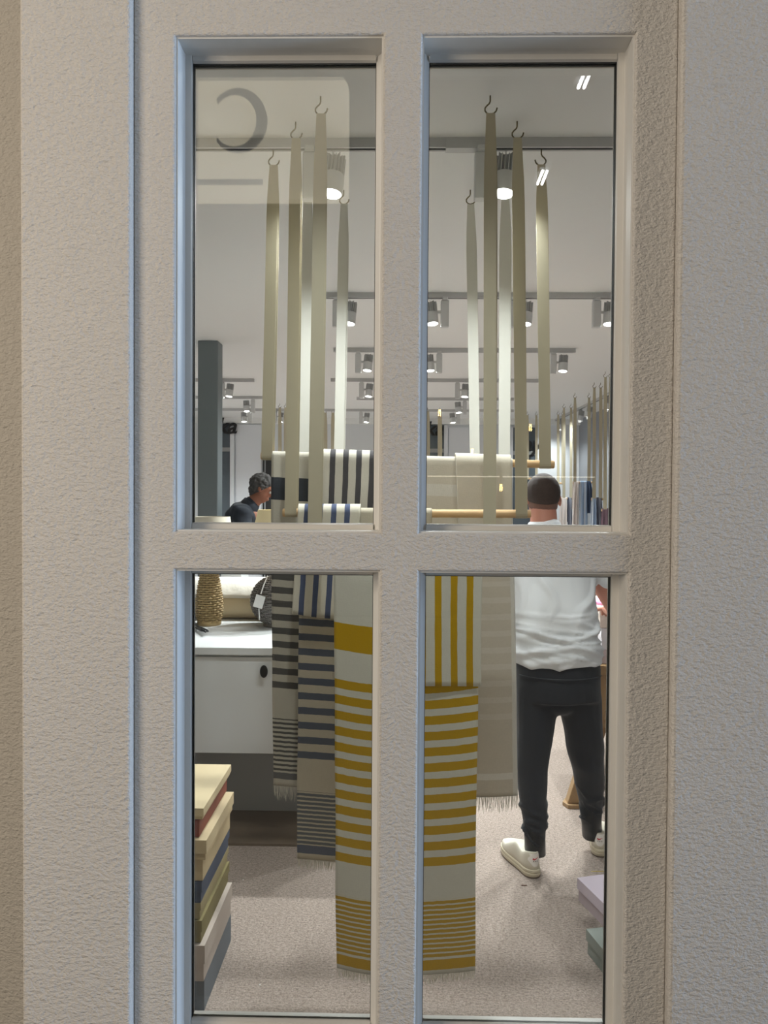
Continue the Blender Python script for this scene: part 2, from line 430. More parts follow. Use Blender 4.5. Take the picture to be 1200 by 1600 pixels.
SPOTS = [
 (521, 290, TY1, 1, 'large finned spotlight nearest the window, seen in the upper left pane'),
 (789, 290, TY1, 1, 'large finned spotlight nearest the window, seen in the upper right pane'),
 (547, 490, TY2, 1, 'spotlight on the second track, right edge of the upper left pane'),
 (674, 490, TY2, -1, 'spotlight on the second track, left edge of the upper right pane'),
 (822, 494, TY2, 1, 'spotlight on the second track between two hanging ribbons'),
 (953, 494, TY2, 1, 'spotlight on the second track, right edge of the upper right pane'),
 (575, 570, TY3, 1, 'spotlight on the third track, right edge of the upper left pane'),
 (671, 570, TY3, -1, 'spotlight on the third track, left edge of the upper right pane'),
 (880, 570, TY3, 1, 'single spotlight near the right end of the third track'),
 (577, 610, TY4, 1, 'spotlight on the fourth track, right edge of the upper left pane'),
 (727, 606, TY4, 1, 'spotlight on the fourth track beside a lit white ribbon'),
 (359, 608, TY4b, 1, 'spotlight just right of the grey column'),
 (385, 635, TY5b, -1, 'upper of two small spotlights above the man in dark shirt'),
 (716, 636, TY5, -1, 'small spotlight above the beige towels, upper of three'),
 (381, 652, TY6, -1, 'lower of two small spotlights above the man in dark shirt'),
 (439, 655, TY6, 1, 'small far spotlight between two cream ribbons at left'),
 (707, 655, TY6, -1, 'small spotlight above the beige towels, middle of three'),
 (573, 660, TY6, 1, 'small far spotlight above the dark striped towel'),
]
NEAR_BEAM = None
SPOTS += [(-300, -180, TY0, 1, 'left display spotlight above the window'), (620, -180, TY0, 1, 'middle display spotlight above the window'), (1400, -180, TY0, 1, 'right display spotlight above the window')]  # three spots added out of view to brighten the towel fronts
for s_ in SPOTS:
    o = spot(*s_)
    if s_[2] in (TY1, TY0):                           # the two lamps nearest the window are dimmer
        for ch in o.children:
            if ch.type == 'LIGHT':
                if NEAR_BEAM is None: NEAR_BEAM = ch.data.copy(); NEAR_BEAM.energy = SPOT_W*.42
                ch.data = NEAR_BEAM
for px, py, dsc in ((943, 628, 'nearest'), (915, 644, 'second'), (902, 651, 'third'), (872, 663, 'fourth')):
    d = (PZ(px, py, HC-.19))
    yy = CAM.y + XT*F/(px-623)
    o = spot(0, 0, min(yy, yb_-.7), 1, dsc + ' spotlight on the track along the right wall', X=XT, rz=-math.pi/2)

FILL_BEAM = NEAR_BEAM.copy(); FILL_BEAM.energy = 27; WALL_BEAM = NEAR_BEAM.copy(); WALL_BEAM.energy = SPOT_W*.35  # first beam is fill from the added spots above the window
for o_ in SC.objects:
    if o_.type == 'LIGHT' and o_.parent and 'right wall' in o_.parent.get('label', ''): o_.data = WALL_BEAM
    if o_.type == 'LIGHT' and o_.parent and 'above the window' in str(o_.parent.get('label', '')): o_.data = FILL_BEAM
    if o_.parent and 'above the window' in str(o_.parent.get('label', '')): o_.parent.rotation_euler.z = math.pi
for o_ in PROTO.values():
    for ch in list(o_.children): bpy.data.objects.remove(ch)
    bpy.data.objects.remove(o_)

# ------------------------------------------------------------------ hanging rails: hooks, ribbons, dowels
def hook_mb(top, sc, flip=1):
    pts2 = [(0, 0), (0, 9), (-1.5, 12.5), (-5, 15.5), (-8, 19.5), (-8, 23.5), (-5, 27.5), (0, 29), (6, 27.5), (9.5, 24), (11, 19)]
    P = [Vector((flip*a*sc, 0, -b*sc)) for a, b in pts2]
    fine = []
    for i in range(len(P)-1):
        for k in range(3): fine.append(P[i].lerp(P[i+1], k/3))
    fine.append(P[-1])
    return MB().tube([top+p for p in fine], .0024, 8)
def ribbon_mb(top, bot, R, w, wtop, seed=0):
    """loop of ribbon: over the hook at top, under the dowel (centre bot, radius R)"""
    rnd = random.Random(seed); t = .0007
    path = []                                 # (point, normal in yz, width)
    N = 18; sh = .0045
    def wd(k): return wtop + (w-wtop)*min(1, max(0, (k*N-.15)/2.2))
    for i in range(N+1):
        k = i/N; p = top.lerp(bot, k); y = -(.002 + (R+t-.002)*min(1, k*1.0)) - .0015*math.sin(k*7+seed)
        path.append((Vector((p.x, p.y+y if i < N else p.y-R-t, p.z)), Vector((0, -1, 0)), wd(k)))
    for i in range(1, 8):
        a = math.pi*i/8; path.append((Vector((bot.x+sh*i/8*.5, bot.y-(R+t)*math.cos(a), bot.z-(R+t)*math.sin(a))), Vector((0, -math.cos(a), -math.sin(a))), w))
    for i in range(N, -1, -1):
        k = i/N; p = top.lerp(bot, k); y = (.002 + (R+t-.002)*k)
        path.append((Vector((p.x+sh*(.5+.5*math.sin(k*math.pi)), p.y+y if i < N else p.y+R+t, p.z)), Vector((0, 1, 0)), wd(k)))
    mb = MB(); rings = []
    for p, n, ww in path:
        h = Vector((ww/2, 0, 0))
        rings.append([p-h-n*t, p+h-n*t, p+h+n*t, p-h+n*t])
    mb.loft(rings, True)
    return mb
ROWS = {}
M_RIBLIT = plain('ribbon_lit', (222, 221, 212), .75, var=.02, vscale=30)  # paler copy of the cream ribbon, lamp light put into the colour
def rail(label, Y, hooks, dowel, R=.0135, rw=.038, rmat=None, flips=(1, 1), hooksc=.0019, hookz=HC, group=None):
    """hooks: two pixel tops; dowel: ((px,py),(px,py)) ends; ribbons drop to the dowel at px given as third item"""
    (hl, hr) = hooks; (a, b) = dowel
    A, B = PY(a[0], a[1], Y), PY(b[0], b[1], Y)
    e = empty('hanging_rail', ((A+B)/2), label, 'hanging rail', group or 'dowels hung on cream ribbons from ceiling hooks')
    ax = (B-A).normalized()
    mb = MB(); mb.tube([A, A+ax*.002, B-ax*.002, B], [R-.0015, R, R, R-.0015], 20)
    autosmooth(mb.build('dowel', M_WOOD, e))
    for i, (h, fl) in enumerate(zip((hl, hr), flips)):
        tp = PY(h[0], h[1], Y); tp.z = hookz
        hook_mb(tp, hooksc, fl).build('hook', M_HOOK, e, smooth=True)
        xd = PY(h[2], (a[1]+b[1])/2, Y).x
        k = (xd-A.x)/(B.x-A.x); bt = A.lerp(B, k)
        tb = tp + Vector((fl*.0008, 0, -.0525*hooksc/.0019))
        ribbon_mb(tb, bt, R, rw, rw*.66, i+len(label)).build('ribbon', rmat or M_RIB, e, smooth=False)
    return A, B, R
Y1, Y2, Y3 = PZ(633, 150, HC).y, PZ(635, 190, HC).y, TY1+.004
Y4, Y5 = PZ(636, 297, HC).y, PZ(633, 290, HC).y
ROWS[1] = rail('dowel nearest the window carrying the mustard towels', Y1, ((501, 150, 491), (766, 150, 764)), ((474, 853), (784, 853)))
ROWS[2] = rail('dowel with bare right end carrying the blue striped towels', Y2, ((462, 190, 455), (808, 190, 814)), ((442, 801), (829, 803)))
ROWS[3] = rail('highest dowel in front, carrying the charcoal striped and beige towels', Y3, ((427, 224, 418), (846, 229, 851)), ((408, 712), (866, 726)), flips=(1, -1), hookz=HC-.030)
ROWS[4] = rail('dowel hung behind the others on two brightly lit ribbons, spotlight side', Y4, ((537, 303, 529), (735, 288, 742)), ((512, 760), (765, 760)), rmat=M_RIBLIT)
ROWS[5] = rail('rearmost dowel of the front group on the widest lit ribbons', Y5, ((480, 312, 477), (789, 312, 787)), ((458, 765), (797, 765)), rw=.044, rmat=M_RIBLIT)

# ------------------------------------------------------------------ towels draped over the dowels
def towel(name, label, row, Y, layer, xt, xb, ybot, back, mat, sag=0, amp=.006, waves=2.0, fringe=0, fmat=None, seed=0, edge_drop=(0, 0), group='woven towels draped over the dowels', ripple=0, ytopx=None):
    A, B, R0 = ROWS[row]; rnd = random.Random(seed)
    R = R0 + .0035 + layer*.0048; yf = Y-R
    def X(px, py): return PY(px, py, yf).x
    xm = (xt[0]+xt[1])/2
    k = (PY(xm, 780, Y).x-A.x)/(B.x-A.x); zc = A.z+(B.z-A.z)*k
    zsl = (B.z-A.z)/(B.x-A.x)
    zb = PY((xb[0]+xb[1])/2, ybot, yf).z
    ytop = 776 - (zc-1.65)*F/(yf+1.35)
    XT0, XT1 = X(xt[0], ytop), X(xt[1], ytop); XB0, XB1 = X(xb[0], ybot), X(xb[1], ybot)
    nf = max(24, int((zc-zb)/.016)); nu = 44; nb = 14; narc = 10
    prof = []                                  # (ycentre, z, drop, side)
    for i in range(nf+1):
        z = zb+(zc-zb)*i/nf; prof.append((yf, z, (zc-z), 'f'))
    for i in range(1, narc):
        a = math.pi*i/narc; prof.append((Y-R*math.cos(a), zc+R*math.sin(a), 0, 'a'))
    for i in range(nb+1):
        z = zc-back*i/nb; prof.append((Y+R, z, (zc-z), 'b'))
    vs, uvs = [], []; ph = rnd.random()*6
    L = max(zc-zb, .01)
    for j, (y, z, dr, sd) in enumerate(prof):
        q = min(1, dr/L) if sd != 'b' else min(1, dr/max(back, .01))
        x0 = XT0+(XB0-XT0)*min(1, dr/L); x1 = XT1+(XB1-XT1)*min(1, dr/L)
        for i in range(nu+1):
            t = i/nu; x = x0+(x1-x0)*t
            ramp = min(1, dr/.10)
            wv = amp*ramp*(.5+.5*math.sin(waves*2*math.pi*t + ph + .6*math.sin(dr*3+ph)))
            nz = .0016*ramp*noise.noise(Vector((x*9, z*4, seed)))
            xx = x + .003*ramp*noise.noise(Vector((seed+3.1, z*3.5, t*1.5)))
            yy = y - (wv+nz)*(1 if sd == 'f' else -.5)
            dz = -sag*(1-(2*t-1)**2)*min(1, dr/.25) + zsl*(x-(XT0+XT1)/2)
            if sd == 'f': dz += (-edge_drop[0]*(1-t) - edge_drop[1]*t)*q + ripple*noise.noise(Vector((x*14, 7.7, seed)))*q
            vs.append((xx, yy, z+dz)); uvs.append((x-x0, z if sd != 'a' else zc+(z-zc)))
    fs = []
    W = nu+1
    for j in range(len(prof)-1):
        for i in range(nu): fs.append((j*W+i, j*W+i+1, (j+1)*W+i+1, (j+1)*W+i))
    me = bpy.data.meshes.new(name); me.from_pydata(vs, [], fs)
    ul = me.uv_layers.new(name='UVMap')
    for lp in me.loops: ul.data[lp.index].uv = uvs[lp.vertex_index]
    bcen = Vector(((XT0+XT1)/2, Y, zb))
    o = link_mesh(name, me, mat, None, True, bcen)
    md = o.modifiers.new('thickness', 'SOLIDIFY'); md.thickness = .0028; md.offset = -1
    setp(o, label, 'towel', group)
    if fringe:
        mb = MB(); n = int((XB1-XB0)/.0019)
        for q in range(n):
            t = (q+.5+rnd.uniform(-.4, .4))/n; i = min(nu-1, int(t*nu)); fr = t*nu-i
            p = Vector(vs[i]).lerp(Vector(vs[i+1]), fr); p.y -= .001
            ln = fringe*rnd.uniform(.65, 1.1); sx = rnd.uniform(-.006, .006)+.003*math.sin(t*40)
            mb.tube([p+Vector((0, 0, .002)), p+Vector((sx*.4, rnd.uniform(-.002, .002), -ln*.5)), p+Vector((sx, rnd.uniform(-.004, .004), -ln))], [.0009, .0008, .0004], 3, False)
        f = mb.build('fringe', fmat or mat, o, fix=False); f['kind'] = 'stuff'
    return o
def zf(row, Y, layer, px, py):
    return PY(px, py, Y-ROWS[row][2]-.0035-layer*.0048).z
M_FR = plain('fringe_linen', (206, 200, 184), .9)
M_FRG = plain('fringe_grey_linen', (200, 195, 182), .9)
# --- mustard, row 1
z_ = lambda y: zf(1, Y1, 0, 527, y)
MU = (192, 154, 16)
mt = cloth_mat('mustard_long_cloth', (214, 213, 200), [
    ('v', z_(1012), z_(970), 0, 0, MU),
    ('v', z_(1341.5), z_(1056)+.0004, (z_(1056)-z_(1080.6)), .56, MU),
    ('v', z_(1484), z_(1394), (z_(1394)-z_(1401.5)), .66, (190, 154, 40)),
    ('v', z_(1504), z_(1488), 0, 0, MU)])
towel('woven_towel', 'long cream towel with mustard crossbands hanging lowest, nearest the window', 1, Y1, 0, (521, 749), (526, 742), 1513, .35, mt, sag=.022, amp=.010, waves=1.2, fringe=.028, fmat=M_FR, seed=2)
u0 = PY(645, 1000, Y1-.02).x
def ux(px): return PY(px, 985, Y1-.0215).x-u0
mt = cloth_mat('mustard_vertical_cloth', (214, 213, 200), [('u', ux(655), ux(749), ux(705)-ux(680.5), (ux(691)-ux(680.5))/(ux(705)-ux(680.5)), MU)])
mt2 = mt
towel('woven_towel', 'short folded cream towel with upright mustard stripes over the long one', 1, Y1, 2.8, (645, 753), (645, 752), 1072, .2, mt, amp=.003, waves=1, seed=3)
# --- blue, row 2
z_ = lambda y: zf(2, Y2, 0, 472, y)
BL = (92, 97, 108)
mt = cloth_mat('blue_long_cloth', (196, 187, 168), [
    ('v', z_(1183.5), z_(964), (z_(964)-z_(987.1)), .47, BL),
    ('v', z_(1317), z_(1235), (z_(1235)-z_(1241.8)), .62, (104, 108, 112)),
    ('v', z_(1332), z_(1319), 0, 0, (96, 102, 118))])
towel('woven_towel', 'long sand towel with slate blue crossbands behind the mustard one', 2, Y2, 0, (468, 675), (464, 668), 1343, .35, mt, sag=.009, amp=.008, waves=1.3, fringe=.030, fmat=M_FRG, seed=5)
u0 = PY(467, 800, Y2-.02).x
def ux2(px): return PY(px, 800, Y2-.0215).x-u0
mt = cloth_mat('blue_vertical_cloth', (216, 211, 196), [('u', ux2(477), ux2(552), ux2(520)-ux2(499), .40, (84, 94, 122))])
towel('woven_towel', 'folded cream towel with upright blue stripes on the middle dowel', 2, Y2, 2.6, (465, 563), (456, 552), 962, .2, mt, amp=.004, waves=1.1, seed=6, edge_drop=(-.006, .012), sag=.004)
# --- charcoal, row 3
z_ = lambda y: zf(3, Y3, 0, 430, y)
CH = (98, 96, 93)
mt = cloth_mat('charcoal_long_cloth', (200, 195, 181), [
    ('v', z_(783), z_(748), 0, 0, (66, 70, 76)),
    ('v', z_(1075.5), z_(896)+.0004, (z_(896)-z_(917.1)), .48, CH),
    ('v', z_(1204), z_(1123), (z_(1123)-z_(1130.2)), .48, (92, 91, 88)),
    ('v', z_(1217), z_(1207), 0, 0, (108, 108, 108))])
towel('woven_towel', 'long linen towel with charcoal crossbands at the far left of the group', 3, Y3, 0, (424, 632), (427, 634), 1230, .3, mt, sag=.007, amp=.008, waves=1.4, fringe=.046, fmat=M_FRG, seed=8)
u0 = PY(501, 720, Y3-.02).x
def ux3(px): return PY(px, 720, Y3-.0215).x-u0
mt = cloth_mat('charcoal_vertical_cloth', (214, 209, 196), [('u', ux3(515.5), ux3(640), ux3(536.5)-ux3(516), .42, (84, 82, 84))])
towel('woven_towel', 'folded linen towel with upright charcoal stripes on the highest dowel', 3, Y3, 2.6, (501, 630), (494, 622), 880, .2, mt, amp=.004, waves=1.5, seed=9)
# --- beige, row 3
z_ = lambda y: zf(3, Y3, 0, 775, y)
mt = cloth_mat('beige_long_cloth', (212, 204, 188), [
    ('v', z_(1120), z_(905), (z_(905)-z_(931)), .34, (221, 214, 201)),
    ('v', z_(1214), z_(1204), 0, 0, (232, 229, 220)),
    ('v', z_(775), z_(757), 0, 0, (222, 218, 208)),
    ('u', .333, .6, 0, 0, (226, 224, 216))], mottled=.13)
towel('woven_towel', 'long sheer beige towel with a pale selvedge beside the man', 3, Y3, 0, (640, 801), (648, 809), 1240, .3, mt, sag=.008, amp=.007, waves=1.3, fringe=.05, fmat=M_FRG, seed=11)
mt = cloth_mat('beige_short_cloth', (210, 202, 186), [], mottled=.13)
towel('woven_towel', 'short beige towel folded over the right part of the highest dowel', 3, Y3, 2.6, (712, 799), (719, 801), 884, .2, mt, amp=.004, waves=1, seed=12)

# ------------------------------------------------------------------ white cabinet with drawer, things on it
YC = 2.26
zt = PY(360, 1012, YC).z; zd0 = PY(360, 1177, YC+.02).z; zd1 = PY(360, 1026.5, YC+.02).z
xl, xr = -1.95, PY(590, 1050, YC).x
YC1 = 3.32
cab = empty('drawer_cabinet', ((xl+xr)/2, (YC+YC1)/2, 0), 'white cabinet with a wide drawer and black round knob', 'cabinet')
MB().box((xl, YC+.04, zd0+.004), (xr, YC1, zt-.038)).build('body', M_CAB, cab, bevel=.002)
MB().box((xl-.01, YC, zt-.036), (xr+.01, YC1, zt)).build('worktop', M_CAB, cab, bevel=.003)
dr = MB().box((xl+.003, YC+.02, zd0), (xr-.003, YC+.0385, zd1)).build('drawer', M_CAB, cab, bevel=.002)
kp = PY(412.5, 1049, YC+.0)
autosmooth(MB().lathe([(0, .0), (.008, .0), (.007, .012), (.015, .018), (.019, .024), (.017, .030), (.009, .033), (0, .033)], (kp.x, YC+.02, kp.z), 28, Matrix.Diagonal((1, 1, 1.6, 1)) @ Matrix.Rotation(math.pi/2, 4, 'X')).build('knob', M_BLACK, dr))
yk = PZ(400, 1270, 0).y
MB().box((xl, yk, .012), (xr, yk+.02, zd0+.002)).build('recessed_panel', M_KICK, cab)
MB().box((xl, PZ(400, 1322, 0).y, 0), (xr, yk+.02, .011)).build('shadow_board', M_SHADOWB, cab)  # dark brown board stands in for the shaded floor under the cabinet

# wicker lamps
def wicker(parent, c, prof, n_rows, mat_s, mat_c, stakes=22, rs=.0035, wob=.0028):
    """prof: function height fraction -> radius; strands woven in and out of upright stakes"""
    zs = [prof[0][1] + (prof[-1][1]-prof[0][1])*i/n_rows for i in range(n_rows+1)]
    def rad(z):
        for (r0, z0), (r1, z1) in zip(prof, prof[1:]):
            if z0 <= z <= z1: return r0+(r1-r0)*(z-z0)/max(1e-6, z1-z0)
        return prof[-1][0]
    MB().lathe([(0, prof[0][1])]+[(max(.002, r-.006), z) for r, z in prof]+[(0, prof[-1][1])], c, 40).build('inner_form', mat_c, parent, smooth=True)
    mb = MB(); seg = stakes*4
    for q, z in enumerate(zs):
        r = rad(z); rings = []
        for k in range(seg):
            a = 2*math.pi*k/seg; rr = r + wob*math.cos(a*stakes/2 + (math.pi if q % 2 else 0))
            d = Vector((math.cos(a), math.sin(a), 0)); p = Vector(c)+d*rr+Vector((0, 0, z))
            rings.append([p+d*rs*.8, p+Vector((0, 0, rs)), p-d*rs*.8, p-Vector((0, 0, rs))])
        rings.append(rings[0]); mb.loft(rings, False)
    mb.build('woven_strands', mat_s, parent, smooth=True, fix=False)
    mb = MB()
    for k in range(stakes):
        a = 2*math.pi*k/stakes
        mb.tube([Vector(c)+Vector((math.cos(a)*rad(z), math.sin(a)*rad(z), z)) for z in zs], .0026, 4, False)
    mb.build('stakes', mat_s, parent, smooth=True, fix=False)
M_WICK = plain('wicker_natural', (176, 152, 108), .6, var=.22, vscale=60)
M_WICKC = plain('wicker_natural_core', (70, 52, 30), .8)
M_WICKD = plain('wicker_dark', (126, 121, 117), .5, var=.35, vscale=60)
M_WICKDC = plain('wicker_dark_core', (26, 25, 25), .8)
def shade_mat():
    t = NT('lamp_shade_cream'); t.set(t.mix(t.noise(500, 2), lin((238, 226, 190)), lin((226, 212, 170))), .8, spec=.2)
    t.b.inputs['Emission Color'].default_value = lin((255, 232, 180)); t.b.inputs['Emission Strength'].default_value = .12
    return t.m
M_SHADE = shade_mat()
M_SHADE2 = plain('lamp_shade_white', (228, 222, 206), .8, var=.02)
vb = PZ(327, 976, zt)
l1 = empty('table_lamp', vb, 'tan wicker bottle-shaped lamp standing on the white cabinet', 'table lamp')
autosmooth(MB().lathe([(0, 0), (.062, 0), (.066, .006), (.066, .020), (.060, .026), (0, .026)], vb, 40).build('base', M_WICK, l1))
wicker(l1, vb, [(.060, .026), (.070, .07), (.071, .11), (.066, .17), (.055, .235), (.045, .285), (.033, .33), (.022, .36)], 26, M_WICK, M_WICKC, 20, .0062, .0050)
sz = PY(333, 808, vb.y-.1).z
MB().tube([vb+Vector((0, 0, .35)), Vector((vb.x, vb.y, sz-.02))], .006, 10).build('stem', M_WICKDC, l1)
sc = Vector((vb.x+.012, vb.y, sz))
autosmooth(MB().lathe([(.125, -.19), (.102, 0), (.099, 0), (.122, -.19)], sc, 48).build('lamp_shade', M_SHADE2, l1))
# dark wicker sphere lamp
sb = PZ(431, 978, zt)
l2 = empty('table_lamp', sb, 'dark round wicker lamp with a white tag and cream shade', 'table lamp')
autosmooth(MB().lathe([(0, 0), (.066, 0), (.070, .008), (.062, .022), (0, .022)], sb, 40).build('base', M_WICKD, l2))
R_ = .137; prof = []
for i in range(17):
    a = -1.08 + 2.3*i/16; prof.append((R_*math.cos(a), .022+R_*(math.sin(a)+math.sin(1.08))))
wicker(l2, sb, prof, 26, M_WICKD, M_WICKDC, 30, .0042, .0044)
MB().tube([sb+Vector((0, 0, .24)), sb+Vector((0, 0, .47))], .007, 10).build('stem', M_WICKDC, l2)
st = PY(430, 797, sb.y-.08).z
autosmooth(MB().lathe([(.152, -.21), (.104, 0), (.101, 0), (.149, -.21)], (sb.x+.004, sb.y, st), 48).build('lamp_shade', M_SHADE, l2))
autosmooth(MB().lathe([(0, -.012), (.099, -.012), (.099, -.009), (0, -.009)], (sb.x+.004, sb.y, st), 40).build('shade_disc', M_SHADE, l2))
tp = PY(405, 940, sb.y-R_*.93-.016)
tg = MB(); tw, th = .0255, .034; Mt = Matrix.Translation(tp) @ Matrix.Rotation(.28, 4, 'Y')
tg.box((-tw, -.001, -th), (tw, .001, th), Mt); tg.build('price_tag', M_TAG, l2)
MB().tube([PY(418, 900, sb.y-R_*.62), PY(412, 914, sb.y-R_*.92), PY(407.5, 928, sb.y-R_*.95-.014)], .0036, 6).build('tag_string', M_TAG, l2)
MB().tube([PY(404.5, 951, sb.y-R_*.96-.014), PY(405.5, 969, sb.y-R_*.88)], .0032, 6).build('tag_string', M_TAG, l2)
# cable of the tan lamp
mb = MB()
for pts in ([(296, 974), (303, 972), (309, 979), (324, 985)], [(296, 978), (305, 980), (314, 985), (325, 986)], [(298, 983), (306, 976), (312, 982), (321, 987)]):
    mb.tube([PZ(a, b, zt+.008+.006*k) for k, (a, b) in enumerate(pts)], .0055, 8)
c = mb.build('power_cord', M_BLACK, None, True, base=PZ(312, 980, zt)); setp(c, 'black power cord bundled on the cabinet beside the tan lamp', 'power cord')
pl = PZ(301, 987, zt)
c = autosmooth(MB().lathe([(0, 0), (.014, 0), (.014, .012), (.008, .02), (0, .02)], pl, 16).build('plug', M_BLACK, None, base=pl)); setp(c, 'small black plug lying on the cabinet below the cord', 'plug')
# bolster with folded white cover on top
M_BOL = plain('bolster_beige', (196, 178, 146), .85, var=.05, vscale=6, bump=.3, bscale=500, sheen=.2)
M_COV = plain('cover_cream', (238, 234, 224), .9, var=.04, vscale=25, bump=.6, bscale=40, dist=.004)
yb = 3.16; rb = .118; zb_ = zt+rb*1.02
bol = empty('bolster_cushion', (-1.05, yb, zt), 'beige bolster cushion with a white cloth folded over its top', 'cushion')
mb = MB(); rings = []
for i in range(41):
    t = i/40; x = -1.75+1.25*t; en = min(1, math.sin(math.pi*min(1, max(0, t*1.0)))*6+.35)
    ring = []
    for k in range(28):
        a = 2*math.pi*k/28; r = rb*(en if (t < .06 or t > .94) else 1)*(1+.02*noise.noise(Vector((x*5, math.cos(a)*2, math.sin(a)*2))))
        z = math.sin(a)*r; z = max(z, -rb*.93)
        ring.append(Vector((x, yb+math.cos(a)*r, zt+rb*.93+z+.001)))
    rings.append(ring)
mb.loft(rings); mb.build('cushion_body', M_BOL, bol, True)
mb = MB(); vs = []; nx = 60; na = 16
for i in range(nx+1):
    x = -1.72+1.18*i/nx
    for k in range(na+1):
        fr = .60 + .20*noise.noise(Vector((x*3.5, 3.3, 0)))
        a = math.pi*(.5) + (fr if k <= na/2 else 1.4)*(1-2*k/na)*-1
        r = rb*1.045 + .004*noise.noise(Vector((x*22, k*.7, 1)))
        vs.append((x, yb+math.cos(a)*r*1.0, zt+rb*.93+math.sin(a)*r))
fs = [(i*(na+1)+k, (i+1)*(na+1)+k, (i+1)*(na+1)+k+1, i*(na+1)+k+1) for i in range(nx) for k in range(na)]
mb.add(vs, fs); o = mb.build('folded_cover', M_COV, bol, True); md = o.modifiers.new('thickness', 'SOLIDIFY'); md.thickness = .006; md.offset = 1

# ------------------------------------------------------------------ cardboard boxes
def gift_box(label, corner, L, Wd, H, rgb, rgb_lid, lid=.0, rz=0, sx=-1, over=.004, z0=0, name='storage_box', group='lidded boxes stacked on the carpet', mname=None):
    """corner: world XY of the near right (sx=-1) or near left (sx=1) bottom corner; extends back L and sideways Wd"""
    e = empty(name, (corner[0], corner[1], z0), label, 'box', group, rz=rz)
    BASE[e.name] = Vector((0, 0, 0))
    mb_ = plain('box_%d_%d_%d' % rgb, rgb, .7, var=.05, vscale=5, sc3=(1, 1, 9)); ml = plain('box_%d_%d_%d' % rgb_lid, rgb_lid, .65, var=.05, vscale=5, sc3=(1, 1, 9))
    x0, x1 = (0, Wd) if sx > 0 else (-Wd, 0)
    zl = H-lid if lid else H
    MB().box((x0+over, over, .0006), (x1-over, L-over, H-.004)).build('box_body', mb_, e, bevel=.0015)
    if lid:
        m2 = MB(); t = .003
        m2.box((x0, 0, H-.003), (x1, L, H)); m2.box((x0, 0, H-lid), (x0+t, L, H-.003)); m2.box((x1-t, 0, H-lid), (x1, L, H-.003))
        m2.box((x0+t, 0, H-lid), (x1-t, t, H-.003)); m2.box((x0+t, L-t, H-lid), (x1-t, L, H-.003))
        m2.build('lid', ml, e)
    return e
xs_ = -.612; ys_ = 2.40-1.35; LL = .40
CR = (184, 165, 128)
stack = [  # bottom to top: height, dx, dy, body, lid, lid height, label
 (.100, .004, .010, (96, 104, 112), (104, 112, 120), .0, 'grey blue box at the bottom of the tall stack'),
 (.112, .006, -.006, (172, 160, 150), (172, 160, 150), .055, 'pale greyish box second from the floor in the tall stack'),
 (.070, -.006, .004, (114, 104, 60), (114, 104, 60), .034, 'olive green box in the middle of the tall stack'),
 (.052, -.010, .006, (142, 130, 92), (142, 130, 92), .022, 'thin khaki box under the navy box'),
 (.066, -.006, .002, (52, 64, 86), (52, 64, 86), .030, 'navy blue box in the middle of the tall stack'),
 (.070, .000, .004, CR, CR, .0, 'cream box resting on the navy box'),
 (.062, .012, -.010, CR, (192, 174, 138), .040, 'cream box with protruding lid under the terracotta box'),
 (.056, -.012, .006, (128, 62, 44), (128, 62, 44), .0, 'terracotta red box near the top of the tall stack'),
 (.036, .000, .000, (196, 178, 140), (204, 187, 150), .024, 'shallow cream lidded box on top of the tall stack'),
]
tot = sum(s[0] for s in stack); z = 0
for h, dx, dy, cb, cl, ld, lb in stack:
    h *= .66/tot
    gift_box(lb, (xs_+dx, ys_+dy), LL, .36, h-.0006, cb, cl, ld*.66/tot if ld else 0, z0=z, group='boxes stacked on the carpet at the left'); z += h
g = PZ(915.5, 1489, 0); hgr = .088
d1 = PZ(947.5, 1531, 0)
a_ = math.atan2(d1.x-g.x, g.y-d1.y)
# local +y runs back; near-left corner is down the edge from g
def left_box(label, P, ang, L, Wd, H, c1, c2, lid, z0):
    d = Vector((math.sin(ang), -math.cos(ang)))
    near = (P.x+d.x*L, P.y+d.y*L)
    return gift_box(label, near, L, Wd, H, c1, c2, lid, rz=ang, sx=1, z0=z0, group='boxes stacked on the carpet at the right')
left_box('grey green lidded box on the carpet at the lower right', g, a_, .40, .30, hgr, (132, 140, 134), (140, 148, 142), .04, 0)
g2 = PZ(901.5, 1407, hgr); g2t = PZ(900, 1371, hgr+.09)
left_box('lilac lidded box resting on the grey green box', Vector((g2.x, g2.y, 0)), .27, .40, .34, .089, (176, 162, 168), (196, 184, 196), .042, hgr+.0005)
# bits of litter on the carpet
t1 = PZ(819, 1384, 0)
setp(MB().box((t1.x-.012, t1.y-.002, .0), (t1.x+.012, t1.y+.003, .003)).build('wood_chip', plain('chip_brown', (90, 60, 44), .8), None, base=t1), 'small brown chip lying on the carpet in front of the shoe', 'chip')
t1 = PZ(934, 1362, 0)
setp(MB().tube([t1+Vector((-.03, 0, .001)), t1+Vector((.01, .001, .0015)), t1+Vector((.05, .003, .001))], .0012, 5).build('straw', plain('straw_yellow', (222, 200, 110), .7), None, base=t1), 'thin yellow thread on the carpet behind the lilac box', 'thread')
for px, py in ((380, 1375), (406, 1539)):
    t1 = PZ(px, py, 0)
    setp(autosmooth(MB().lathe([(0, 0), (.0022, .0004), (.0022, .002), (0, .003)], t1, 8).build('lint', M_TAG, None, base=t1)), ('white speck on the carpet in the light patch beside the stack' if py < 1500 else 'white speck on the carpet nearest the window'), 'speck')

